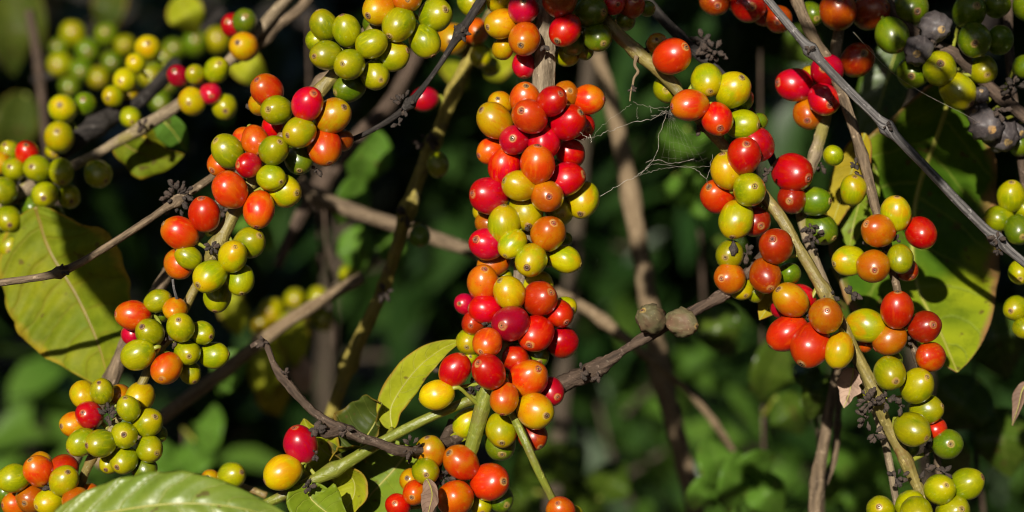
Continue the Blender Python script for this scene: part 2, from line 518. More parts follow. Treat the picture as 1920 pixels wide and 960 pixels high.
# ------------------------------------------------------------------ cherries
def cherry_mesh(seed, dry=False):
    rnd = random.Random(seed)
    nr, ns = 18, 28
    el = 1.15 + 0.14 * rnd.random()
    fx, fy = 1.03, 0.965
    skew = (rnd.uniform(-.04, .04), rnd.uniform(-.04, .04))
    sh = Vector((rnd.random() * 50, rnd.random() * 50, 3))
    verts = [Vector((skew[0] * 1.17, skew[1] * 1.17, 1.165))]
    pw = rnd.uniform(0.90, 1.0)
    egg = rnd.uniform(-0.02, 0.12)
    for i in range(1, nr):
        t = math.pi * i / nr
        for s in range(ns):
            a = 2 * math.pi * s / ns
            r = math.sin(t) ** pw
            z = math.cos(t) * (el if math.cos(t) < 0 else 1.17)
            groove = 0.0
            for g in (0, math.pi):
                da = abs((a - g + math.pi) % (2 * math.pi) - math.pi)
                groove += math.exp(-(da / 0.17) ** 2)
            r *= 1 - 0.022 * groove * math.sin(t)
            if math.cos(t) < 0:
                r *= 1 - egg * math.cos(t) ** 2
            else:
                r *= 1 - 0.05 * math.cos(t) ** 2
            if dry:
                r *= 1 + 0.085 * math.sin(9 * a + 4 * mnoise.noise(Vector((a, t * 2, seed)))) * math.sin(t)
            v = Vector((r * math.cos(a) * fx + skew[0] * z, r * math.sin(a) * fy + skew[1] * z, z))
            v *= 1 + (0.15 if dry else 0.045) * mnoise.noise(v * (2.2 if dry else 1.2) + sh) + (0.05 * mnoise.noise(v * 6 + sh) if dry else 0)
            verts.append(v)
    verts.append(Vector((-skew[0] * el, -skew[1] * el, -el)))
    faces = []
    for s in range(ns):
        faces.append((0, 1 + s, 1 + (s + 1) % ns))
        b = 1 + (nr - 2) * ns
        faces.append((len(verts) - 1, b + (s + 1) % ns, b + s))
    for i in range(nr - 2):
        for s in range(ns):
            a0 = 1 + i * ns
            faces.append((a0 + s, a0 + ns + s, a0 + ns + (s + 1) % ns, a0 + (s + 1) % ns))
    me = raw('cherry', verts, faces)
    me.materials.append(None)
    return me


def calyx_mesh(seed):
    rnd = random.Random(seed)
    prof = [(.235, -.03), (.215, .03), (.185, .062), (.150, .075), (.120, .045), (.082, .028), (.060, .045), (.040, .085), (.020, .100)]
    ns = 14
    verts, faces = [], []
    for r, z in prof:
        for s in range(ns):
            a = 2 * math.pi * s / ns
            q = 1 + 0.13 * mnoise.noise(Vector((math.cos(a) * 1.7 + seed, math.sin(a) * 1.7, r * 5)))
            verts.append(Vector((r * q * math.cos(a), r * q * math.sin(a), z + 0.022 * mnoise.noise(Vector((a * 2, r * 9, seed))))))
    for i in range(len(prof) - 1):
        for s in range(ns):
            faces.append((i * ns + s, i * ns + (s + 1) % ns, (i + 1) * ns + (s + 1) % ns, (i + 1) * ns + s))
    verts.append(Vector((0, 0, .10)))
    c = len(verts) - 1
    b = (len(prof) - 1) * ns
    for s in range(ns):
        faces.append((b + s, b + (s + 1) % ns, c))
    me = raw('navel', verts, faces)
    me.materials.append(None)
    return me


CHERRY = [cherry_mesh(i) for i in range(9)]
DRY = [cherry_mesh(50 + i, True) for i in range(4)]
NAVEL = [calyx_mesh(i) for i in range(5)]
RND = random.Random(7)


def slot(o, mat):
    o.material_slots[0].link = 'OBJECT'
    o.material_slots[0].material = mat


def parse(data, ox, oy, f, swap=''):
    out = []
    for i, ln in enumerate(x.strip() for x in data.strip().split('\n')):
        if not ln:
            continue
        a = ln.split()
        if swap and a[3].upper() == swap[0]:
            a[3] = swap[1] if a[3].isupper() else swap[1].lower()
        out.append(dict(x=ox + float(a[0]) / f, y=oy + float(a[1]) / f, r=float(a[2]) / f * 1.09, c=a[3].upper(), hid=a[3].islower(),
                        cx=float(a[4]), cy=float(a[5]), L=float(a[6]) if len(a) > 6 else 0.0, i=i))
    return out


def place_cherries(owner, stems, items, gap=0.2, lift=0.004, stalks=True, detail=True):
    for it in items:
        best = min(((st,) + st.near(it['x'], it['y']) for st in stems), key=lambda q: q[2])
        st, j, t, b, w = best
        R = w / 2 + it['r'] * (1 + gap)
        h = math.sqrt(max(R * R - t * t, (0.25 * it['r']) ** 2)) / PPM
        it['d'] = b + (-h - lift if it['L'] < 0.75 else (0.0 if it['L'] < 1.5 else h)) + it['L'] * 0.0012
        it['st'], it['j'] = st, j
    items.sort(key=lambda q: (q['L'], q['i']))
    done = []
    for it in items:
        for o in done:
            t = math.hypot(it['x'] - o['x'], it['y'] - o['y'])
            s = (it['r'] + o['r']) * 0.78
            if t < s:
                it['d'] = max(it['d'], o['d'] + math.sqrt(s * s - t * t) / PPM)
        done.append(it)
        d, r = it['d'], M_(it['r'], it['d'])
        pos = P(it['x'], it['y'], d)
        ax, ay = it['cx'] / 1.12, -it['cy'] / 1.12
        n2 = ax * ax + ay * ay
        if it['hid']:
            az = -math.sqrt(max(0.06, 1 - n2))
        else:
            az = math.sqrt(max(0.0, 1 - n2)) if n2 < 1 else -0.08
        axis = (RIGHT * ax + UP * ay + BACK * az).normalized()
        q = axis.to_track_quat('Z', 'Y').to_matrix().to_4x4() @ Matrix.Rotation(RND.uniform(0, 6.28), 4, 'Z')
        o = bpy.data.objects.new('coffee_cherry', RND.choice(DRY if it['c'] in 'KM' else CHERRY))
        link(o, owner)
        o.matrix_parent_inverse = Matrix.Translation(-owner.location)
        o.matrix_basis = Matrix.Translation(pos) @ q @ Matrix.Scale(r, 4)
        slot(o, CM[it['c']])
        o['label'] = CNAME[it['c']]
        if detail and not (it['c'] in 'K'):
            cx = bpy.data.objects.new('navel', RND.choice(NAVEL))
            link(cx, o)
            k = RND.uniform(0.72, 1.0)
            me = o.data
            cx.matrix_basis = Matrix.Translation(me.vertices[0].co - Vector((0, 0, 0.03))) @ Matrix.Rotation(RND.uniform(0, 6.28), 4, 'Z') @ Matrix.Scale(k, 4)
            slot(cx, CALYX['red' if it['c'] in 'RDPSBA' and RND.random() < 0.7 else 'olive' if it['c'] in 'GLEY' and RND.random() < 0.6 else 'darkbrown'])
        if stalks and az > -0.25:
            base = pos - axis * r * 1.02
            tgt = it['st'].pts[it['j']]
            v = tgt - base
            if v.length < 0.024:
                mid = base - axis * min(r * 0.45, v.length * 0.4)
                pts = [base + axis * r * 0.1, mid, mid + (tgt - mid) * 0.5, tgt]
                sp = catmull([tuple(x) for x in pts], 3)
                s = mesh_obj('stalk', tube('stalk', sp, [0.0008 + 0.0003 * abs(1 - 2 * i / (len(sp) - 1)) for i in range(len(sp))], 7, 0.1), None, STALK)
                s.parent = o
                s.matrix_parent_inverse = (Matrix.Translation(pos) @ q @ Matrix.Scale(r, 4)).inverted()
    return items


def bud_mesh(seed):
    bm = bmesh.new()
    bmesh.ops.create_icosphere(bm, subdivisions=2, radius=0.85)
    for v in bm.verts:
        v.co.z *= 1.9
        v.co *= 1 + 0.45 * mnoise.noise(v.co * 1.6 + Vector((seed * 3.1, 0, 0)))
        if v.co.z < -0.5:
            v.co.x *= 0.55
            v.co.y *= 0.55
    me = bpy.data.meshes.new('dried_bud')
    bm.to_mesh(me)
    bm.free()
    me.polygons.foreach_set('use_smooth', [True] * len(me.polygons))
    me.materials.append(None)
    return me


BUDS = [bud_mesh(i) for i in range(5)]


def buds(owner, px, py, d, spread, n, size=8, mat=None, flat=1.0):
    """withered flower buds crowded on a node"""
    c = P(px, py, d)
    for i in range(n):
        dirv = Vector((RND.gauss(0, 1), RND.gauss(0, 1) * 0.8, RND.gauss(0, 1))).normalized()
        rr = M_(spread, d) * (0.35 + 0.65 * RND.random())
        pos = c + Vector((dirv.x * rr, dirv.y * rr * 0.7, dirv.z * rr * flat))
        s = M_(size, d) * RND.uniform(0.6, 1.15) * 0.6
        o = bpy.data.objects.new('dried_bud', RND.choice(BUDS))
        link(o, owner)
        o.matrix_parent_inverse = Matrix.Translation(-owner.location)
        o.matrix_basis = Matrix.Translation(pos) @ dirv.to_track_quat('Z', 'Y').to_matrix().to_4x4() @ Matrix.Scale(s, 4)
        slot(o, mat or (BUD if RND.random() < 0.7 else BUD2))


# ------------------------------------------------------------------ leaves
def leaf(owner, path, hw, mat, roll=0.0, fold=0.18, wave=0.10, quilt=0.05, seed=0, nv=9, name='leaf', peak=0.42, curl=0.0, midrib=True,
         label=None, petiole=None, thick=0.0004, nu=14, tipw=0.0, ragged=0.0):
    """blade swept along path [(px,py,d)...]; hw half width in px; roll turns it about its own length"""
    sm = catmull(path, 12)
    pts = [Vector(P(*s)) for s in sm]
    n = len(pts)
    verts, uvs, faces = [], [], []
    sh = Vector((seed * 7.3, seed * 1.9, 0))
    side0 = None
    mids, mrad = [], []
    for i in range(n):
        v = i / (n - 1)
        t = (pts[min(i + 1, n - 1)] - pts[max(i - 1, 0)]).normalized()
        sd = t.cross(BACK).normalized()
        sd = Matrix.Rotation(roll, 3, t) @ sd
        nm = sd.cross(t).normalized()
        if nm.dot(BACK) < 0:
            nm = -nm
        p_ = v ** (math.log(0.5) / math.log(peak))
        wd = M_(hw, sm[i][2]) * (max(math.sin(math.pi * p_), 0.0) ** (0.85 if v < peak else 1.15) + tipw * v * (1 - v))
        wd = max(wd, 0.0004)
        for j in range(nu + 1):
            u = j / nu * 2 - 1
            au = abs(u)
            ss = (v - 0.13 * au ** 1.5) * nv + (0.43 if u > 0 else 0.0)
            q = quilt * math.sin(math.pi * (ss % 1.0)) * au ** 0.5 * (1 - 0.5 * au)
            z = -fold * (1 - au) + q + wave * au * au * mnoise.noise(Vector((v * 4.5, u * 1.2, 0)) + sh) + curl * au * au
            ed = 1 + (0.045 * mnoise.noise(Vector((v * 14, u * 2, 4)) + sh) + ragged * mnoise.noise(Vector((v * 7, u, 9)) + sh)) * au
            verts.append(pts[i] + sd * (u * wd * ed) + nm * (z * wd))
            uvs.append(((u + 1) / 2, v))
        mids.append(pts[i] + nm * (-fold * wd + 0.0002))
        mrad.append(max(0.0002, M_(max(2.0, hw * 0.038), sm[i][2]) * (1 - 0.75 * v)))
    w = nu + 1
    for i in range(n - 1):
        for j in range(nu):
            faces.append((i * w + j, i * w + j + 1, (i + 1) * w + j + 1, (i + 1) * w + j))
    me = raw(name, verts, faces, uvs)
    o = adopt(mesh_obj(name, me, None, LEAF[mat]), owner)
    if thick:
        md = o.modifiers.new('thickness', 'SOLIDIFY')
        md.thickness = thick
        md.offset = 0
    if label:
        o['label'] = label
    if midrib:
        mr = mesh_obj('midrib', tube('midrib', mids, mrad, 6), None, MIDRIB_DARK if mat == 'under' else MIDRIB)
        mr.parent = o
    if petiole:
        pp = [Vector(P(*q)) for q in petiole] + [pts[0] + (pts[1] - pts[0]) * 0.5]
        sp = catmull([tuple(x) for x in pp], 5)
        pt = mesh_obj('petiole', tube('petiole', sp, [0.0013] * len(sp), 7, 0.05), None, STALK)
        pt.parent = o
    return o


MIDRIB_DARK = simple_mat('midrib_olive', (0.20, 0.15, 0.012), (0.15, 0.11, 0.01), 120, 0.5, 0.2)
MIDRIB = simple_mat('midrib_pale', (0.30, 0.30, 0.05), (0.24, 0.22, 0.03), 120, 0.5, 0.2)


# ------------------------------------------------------------------ ground and the shrubs behind
def ground():
    k = NT('soil')
    oc = k.n('ShaderNodeTexCoord').outputs['Object']
    col = k.mix(k.ramp(k.noise(oc, 3.0, 5.0, 0.6), 0.35, 0.65), (0.045, 0.028, 0.018), (0.11, 0.07, 0.045))
    col = k.mix(k.ramp(k.noise(oc, 0.9, 4.0), 0.5, 0.62), col, (0.035, 0.055, 0.015))
    k.link(col, k.b.inputs['Base Color'])
    k.b.inputs['Roughness'].default_value = 0.95
    k.bump(k.noise(oc, 14, 5.0, 0.7), 0.8, 0.03)
    v, f = [], []
    N = 60
    xs = [math.copysign(abs(i / (N / 2) - 1) ** 3, i / (N / 2) - 1) * 260 for i in range(N + 1)]
    for y in xs:
        for x in xs:
            r = math.hypot(x, y)
            v.append((x, y, 0.05 * mnoise.noise(Vector((x * 0.7, y * 0.7, 0))) if r < 40 else 0))
    for i in range(N):
        for j in range(N):
            f.append((i * (N + 1) + j, i * (N + 1) + j + 1, (i + 1) * (N + 1) + j + 1, (i + 1) * (N + 1) + j))
    o = mesh_obj('ground', raw('ground', v, f), None, k.m)
    o['kind'] = 'structure'
    o['label'] = 'dark plantation soil under the coffee shrubs'


ground()


def add_leaf(V, F, base, dirv, up, L, Wd, droop, rnd):
    side = dirv.cross(up)
    if side.length < 1e-4:
        side = Vector((1, 0, 0))
    side.normalize()
    nm = side.cross(dirv).normalized()
    prof = [(0, 0.06), (0.22, 0.72), (0.5, 1.0), (0.78, 0.62), (1.0, 0.03)]
    b = len(V)
    for t, w in prof:
        c = base + dirv * (L * t) - Vector((0, 0, 1)) * (droop * L * t * t)
        wv = 0.10 * Wd * rnd.uniform(-1, 1)
        V += [c - side * (Wd * w) + nm * (0.28 * Wd * w + wv), c, c + side * (Wd * w) + nm * (0.28 * Wd * w - wv)]
    for i in range(4):
        q = b + i * 3
        F += [(q, q + 1, q + 4, q + 3), (q + 1, q + 2, q + 5, q + 4)]


def shrub(x, y, h, rx, seed, n=900, mat='a', label='', lw=(0.07, 0.15), zlo=0.15, name='coffee_shrub', cat='shrub', group='coffee shrubs behind the fruiting branches',
          trunk_w=0.016, ry=None, limbs=14, sag=1.3):
    rnd = random.Random(seed)
    t = thing(name, label, cat, (x, y, 0), group)
    ry = ry or rx
    pts = [Vector((x + 0.03 * math.sin(i * 1.3 + seed), y + 0.03 * math.cos(i * 1.1 + seed), h * 0.95 * i / 9)) for i in range(10)]
    o = adopt(mesh_obj('trunk', tube('trunk', pts, [trunk_w * (1 - 0.085 * i) for i in range(10)], 9, 0.12), None, BARK['trunk']), t)
    V, F = [], []
    LV = []
    for k in range(limbs):
        z = h * (zlo + (1 - zlo) * (k + rnd.random()) / limbs)
        a = rnd.uniform(0, 6.28)
        s = (1.05 - 0.55 * (z / h) ** 2) * rnd.uniform(0.75, 1.1)
        base = Vector((x, y, z * 0.95))
        end = Vector((x + math.cos(a) * rx * s, y + math.sin(a) * ry * s, z + 0.14 * h * rnd.uniform(-sag, 0.6)))
        mid = (base + end) / 2 + Vector((0, 0, 0.06 * h))
        lp = [Vector(q) for q in catmull([tuple(base), tuple(mid), tuple(end)], 5)]
        adopt(mesh_obj('limb', tube('limb', lp, [max(0.003, trunk_w * 0.35 * (1 - 0.08 * i)) for i in range(len(lp))], 6), None, BARK['trunk']), t)
        m = n // limbs
        for q in range(m):
            f = 0.15 + 0.85 * rnd.random()
            i = min(len(lp) - 2, int(f * (len(lp) - 1)))
            p = lp[i].lerp(lp[i + 1], f * (len(lp) - 1) - i) + Vector((rnd.gauss(0, 1), rnd.gauss(0, 1), rnd.gauss(0, 1))) * 0.05
            d = Vector((rnd.gauss(0, 1), rnd.gauss(0, 1), rnd.gauss(-0.25, 0.5))) + Vector((math.cos(a), math.sin(a), 0)) * 0.5
            d.normalize()
            L = rnd.uniform(*lw)
            add_leaf(V, F, p, d, Vector((rnd.gauss(0, .5), rnd.gauss(0, .5), 1)), L, L * rnd.uniform(0.19, 0.26), rnd.uniform(0.1, 0.5), rnd)
    adopt(mesh_obj('crown', raw('crown', V, F), None, CROWN[mat]), t)
    return t


SHR = [
    # x, y, h, rx, n, mat, label
    (-0.95, 1.75, 1.55, 0.62, 1500, 'b', 'dark leafy coffee shrub out of focus at the far left behind the green fruit'),
    (-0.25, 2.30, 1.50, 0.66, 1400, 'b', 'dark shrub behind the thin yellowish stem left of the main fruit column'),
    (0.50, 2.05, 1.50, 0.62, 1500, 'b', 'dark blurred shrub behind the pale leaning stem'),
    (1.15, 2.30, 1.60, 0.70, 1500, 'b', 'dark blurred shrub behind the big yellowing leaf at right'),
    (-1.7, 3.3, 1.7, 0.85, 1200, 'a', 'second row coffee shrub beyond the far left one'),
    (-0.55, 3.6, 1.7, 0.9, 1200, 'a', 'second row coffee shrub left of centre'),
    (0.55, 3.5, 1.7, 0.9, 1200, 'a', 'second row coffee shrub right of centre'),
    (1.75, 3.4, 1.7, 0.9, 1200, 'a', 'second row coffee shrub at far right'),
    (-1.3, 5.4, 1.9, 1.2, 1000, 'b', 'third row coffee shrub at left'),
    (0.2, 5.6, 1.9, 1.2, 1000, 'b', 'third row coffee shrub in the middle'),
    (1.9, 5.4, 1.9, 1.2, 1000, 'b', 'third row coffee shrub at right'),
]
for i, (x, y, h, rx, n, m, lb) in enumerate(SHR):
    shrub(x, y, h, rx, 100 + i, n, m, lb)
for i, (x, y, m, lb) in enumerate([(-0.42, 1.25, 'd', 'low green seedling in the shade below left of centre'), (0.12, 1.35, 'd', 'low green seedling below the main fruit column'),
                                   (0.42, 1.15, 'd', 'low green seedling at the foot of the pale leaning stem'), (0.75, 1.3, 'd', 'low green seedling below the big yellowing leaf')]):
    shrub(x, y, 0.72, 0.26, 300 + i, 170, m, lb, lw=(0.05, 0.11), name='coffee_seedling', cat='seedling', group='seedlings under the shrubs', trunk_w=0.008, limbs=7)
# coffee tree added so its crown overhead keeps the shrubs dark
shrub(-1.0, 1.35, 3.3, 1.7, 77, 5200, 'a', 'tall coffee tree added so its crown shades the background', lw=(0.09, 0.17), zlo=0.5, name='added_coffee_tree', cat='tree', group=None,
      trunk_w=0.025, ry=1.05, limbs=46, sag=.2)
for i, (x, y, lb) in enumerate([(-.75, .95, 'leafy coffee tree added to shade the left half of the background'), (.35, .9, 'leafy coffee tree added to shade the middle of the background'), (1.2, 1.0, 'leafy coffee tree added to shade the right half of the background')]):
    shrub(x, y, 2.5, .72, 80 + i, 3200, 'b', lb, lw=(.09, .16), zlo=.57, name='added_coffee_tree', cat='tree', group='coffee trees added to shade the background', trunk_w=.014, ry=.6, limbs=26, sag=.15)  # arching trees added to keep sunlight off the background


# ------------------------------------------------------------------ branches
def branch(label, at, group='coffee branches hung with fruit', cat='coffee branch', name='coffee_branch'):
    return thing(name, label, cat, P(*at), group)


# --- central column
B = branch('thick central branch crowded from top to bottom with red, orange and yellow cherries', (1015, 100, 0))
st = Stem(B, [(1040, -160, .01, 62), (1030, -40, .005, 60), (1024, 60, .002, 42), (1018, 165, .004, 40), (1000, 330, .012, 30), (975, 520, .012, 28), (955, 620, .006, 30), (930, 690, 0, 30)],
          'thick', nodes=[(1018, 160), (990, 420), (965, 560)])
st2 = Stem(B, [(946, 640, -.003, 29), (915, 725, -.006, 32), (897, 790, -.006, 30), (878, 860, -.004, 25), (850, 930, .0, 22), (835, 1000, .005, 20)], 'green', nodes=[(915, 728)], rough=.05)
st3 = Stem(B, [(925, 720, -.004, 13), (962, 780, -.012, 16), (985, 828, -.016, 17), (1012, 888, -.016, 16), (1040, 945, -.012, 15), (1052, 985, -.01, 15)], 'green', rough=.04)
st4 = Stem(B, [(925, 735, .004, 14), (888, 748, -.004, 18), (800, 785, -.006, 19), (720, 826, -.004, 20), (650, 868, 0, 24), (617, 885, .0, 26), (570, 910, 0, 21), (515, 937, 0, 19), (430, 975, .005, 19)],
           'green', nodes=[(625, 880), (888, 748)], rough=.05)
place_cherries(B, [st, st2], lift=0.008, items=parse('''
385 168 98 P .07 -.75 .5
215 205 82 O -.2 -.3 2
175 318 112 O -.75 -.55 0
418 288 112 R -.47 -.25 0
572 183 98 R .5 -.45 .3
665 140 88 A .3 -.2 1.2
822 172 95 S 1.05 .0 1.2
682 328 112 R .7 -.48 .1
772 355 90 D .5 .3 1.5
312 452 97 R -.1 -.05 .2
515 465 110 R -.2 .75 .3
155 530 88 S -.9 .35 .6
700 545 95 r .5 .3 1.2
243 635 106 P .05 -1.0 .3
470 622 112 P .05 -1.0 .2
668 722 108 R .98 -.25 .3
345 768 100 Y -.9 -.33 .1
538 840 106 A .08 .05 0
135 840 117 R -.85 -.1 .2
785 865 110 L -.1 .8 1
640 640 72 G .3 .2 2
384 950 116 L .2 .75 .5
620 938 98 G .2 .3 1.2
350 585 45 g .2 .3 2.2
95 940 70 L -.3 .3 1.6
''', 880, 140, 3.692) + parse('''
360 72 102 L -.05 -1.05 .15
250 65 70 a -.3 -.3 1.3
643 132 105 A .3 -.6 .1
248 200 98 R -.6 -.3 .4
413 200 82 L -.45 .8 .05
535 302 97 L -.25 .42 .3
755 295 84 L 1.05 .35 .6
290 322 85 S -1.0 .3 1.0
225 450 100 S .1 -.8 .5
395 512 94 Y -.6 -.75 .1
362 410 52 g 0 0 2
575 470 96 L .2 -.3 1.4
592 548 103 R .6 -.38 .1
715 645 82 R .5 .6 .7
758 600 64 L .6 .2 1.6
110 585 65 R -.5 -.05 1
238 615 86 R -1.1 -.1 .3
165 705 74 R -.2 .2 .9
403 708 108 D -.42 .1 0
565 772 106 R -.33 .58 .1
735 830 97 r .2 .3 .9
140 820 82 L -.2 .4 1.3
254 830 88 P -.45 .6 .6
147 925 46 G -.05 -.1 1.5
570 910 76 E .2 .5 1.6
755 165 42 e .2 .2 2
640 300 45 e .2 .2 2.2
''', 840, 400, 3.4286) + parse('''
280 160 80 R .45 -.98 .3
468 170 88 R -.6 -.5 0
620 100 74 p 0 .2 .6
690 210 100 S .48 -.52 .15
812 282 76 D .5 .3 1.2
557 325 74 S -.1 1.0 .1
730 392 94 O .6 .18 .2
178 302 80 Y -1.12 .4 .4
345 460 72 L -.65 .95 1.6
540 498 84 L 0 .7 .8
535 572 86 E .1 .6 1.8
715 530 76 B .5 .7 1.8
''', 760, 640, 3.0))
place_cherries(B, [st], parse('''
570 95 150 R .02 -.38 .2
345 250 155 O -.85 .3 .6
585 410 160 S -.2 .45 .15
355 515 108 y -.2 .4 1.5
580 690 120 R 0 1.0 1.0
320 0 130 Y .2 -.3 1.2
815 130 108 a .3 .3 1.0
960 -10 175 B -.1 -.4 .1
1015 320 155 R -.5 .72 .1
1290 130 152 E .72 .08 .1
1355 395 140 E .38 .5 .5
1090 450 130 e .1 .5 1.4
1030 590 112 G .9 .2 1.7
1220 540 90 e .2 .2 1.9
800 300 75 g .2 .2 1.8
1530 40 108 R .3 .2 .6
1720 60 130 B .2 -.3 .8
1650 220 100 e .2 .2 1.5
1880 90 82 e .3 .3 1.6
700 -20 90 g .1 -.3 1.6
''', 880, 0, 5.647))
place_cherries(B, [st4], parse('''
167 707 61 R -.28 -.95 .1
100 812 60 Y -.98 .42 .1
160 912 46 l -.3 .5 1.6
175 830 32 e .2 .3 1.8
''', 480, 480, 2))
place_cherries(B, [st3], parse('''
875 955 76 S -.2 -.6 .2
940 985 60 L .1 -.3 1
''', 760, 640, 3))
for (x, y, d, sp, n) in [(993, 435, -.004, 16, 8), (1028, 450, .0, 12, 6), (885, 722, -.008, 18, 12), (872, 735, -.005, 12, 6), (915, 612, -.004, 10, 5), (590, 850, -.008, 12, 5), (577, 912, -.010, 14, 8),
                         (1020, 88, -.01, 8, 3), (900, 745, .008, 14, 6)]:
    buds(B, x, y, d, sp, n, 8)
leaf(B, [(735, 806, .012), (732, 760, .012), (775, 695, .010), (825, 655, .008), (868, 638, .006)], 31, 'lime', roll=math.radians(-14), fold=.42, wave=.22, quilt=.05, seed=3,
     petiole=[(722, 826, -.002)], label='sunlit yellow-green leaf with a brown notched rim')
leaf(B, [(655, 868, .008), (668, 830, .014), (690, 795, .018), (708, 768, .016), (716, 757, .004)], 56, 'dark', roll=math.radians(-42), fold=.3, wave=.45, quilt=.10, seed=5, curl=.5, ragged=.3,
     petiole=[(640, 872, 0)], label='curled dark leaf with a torn rim')
leaf(B, [(640, 868, .02), (600, 845, .018), (580, 815, .016), (570, 785, .016)], 44, 'lime', roll=math.radians(-15), fold=.3, wave=.4, quilt=.08, seed=6, curl=.3, ragged=.3, label='crumpled leaf behind the small red cherry')
leaf(B, [(612, 892, .012), (640, 862, .018), (672, 848, .016), (700, 850, .014)], 46, 'lime', roll=math.radians(60), fold=.2, wave=.3, quilt=.08, seed=8, ragged=.2, label='small crumpled yellow-green leaf')
leaf(B, [(770, 838, .025), (735, 880, .022), (690, 930, .020), (650, 990, .020)], 74, 'mid', roll=math.radians(15), fold=.2, wave=.15, quilt=.04, seed=9, label='green leaf speckled with small shadows')
leaf(B, [(625, 880, .006), (655, 905, .008), (648, 945, .008), (600, 985, .008)], 42, 'lime', roll=math.radians(35), fold=.35, wave=.3, quilt=.08, seed=10, ragged=.2, label='folded yellow-green leaf under the green stem')
leaf(B, [(580, 905, -.004), (585, 935, -.008), (620, 965, -.010), (660, 985, -.012)], 50, 'mid', roll=math.radians(-10), fold=.4, wave=.35, quilt=.06, seed=12, label='small green leaf curling at the bottom edge')
leaf(B, [(742, 812, .03), (700, 815, .034), (650, 850, .036), (610, 905, .034)], 60, 'lime', roll=math.radians(25), fold=.2, wave=.25, quilt=.08, seed=16, ragged=.15, label='broad yellow-green leaf behind the dead twig')
leaf(B, [(690, 880, .028), (660, 915, .03), (630, 960, .03), (610, 1010, .03)], 52, 'mid', roll=math.radians(-10), fold=.2, wave=.25, quilt=.08, seed=17, label='light green leaf under the forked stem')
leaf(B, [(838, 828, .004), (870, 815, .004), (860, 800, .004), (790, 822, .004)][:2] + [(905, 800, .005)], 12, 'lime', roll=.4, seed=14, nv=6)

# --- bottom cluster
B = branch('short dark twig holding a bottom bunch of glossy orange and red cherries', (820, 960, 0))
stb = Stem(B, [(850, 790, .01, 20), (825, 850, .004, 20), (812, 910, .002, 20), (806, 990, .004, 20)], 'dark', nodes=[(815, 900)])
place_cherries(B, [stb], parse('''
140 622 78 O -.2 -.98 .3
115 730 72 G .05 .15 0
315 682 90 S -.65 -.6 .2
475 792 98 R .72 -.15 .1
280 885 98 s .1 .2 .0
35 785 64 O -.3 -.3 1.1
55 850 66 S -.2 .3 .6
-40 925 66 R -.2 -.3 .3
530 880 72 E .5 .4 1.3
425 915 62 L .1 .6 1.0
''', 760, 640, 3))
buds(B, 832, 895, -.004, 26, 18, 9)
buds(B, 770, 855, -.004, 14, 8, 8, BUD2)
leaf(B, [(800, 898, -.030), (806, 925, -.031), (803, 950, -.030), (798, 985, -.029)], 19, 'dry', roll=.5, fold=.5, wave=.5, seed=15, nv=6, label='small shrivelled brown leaf hanging over the bunch')

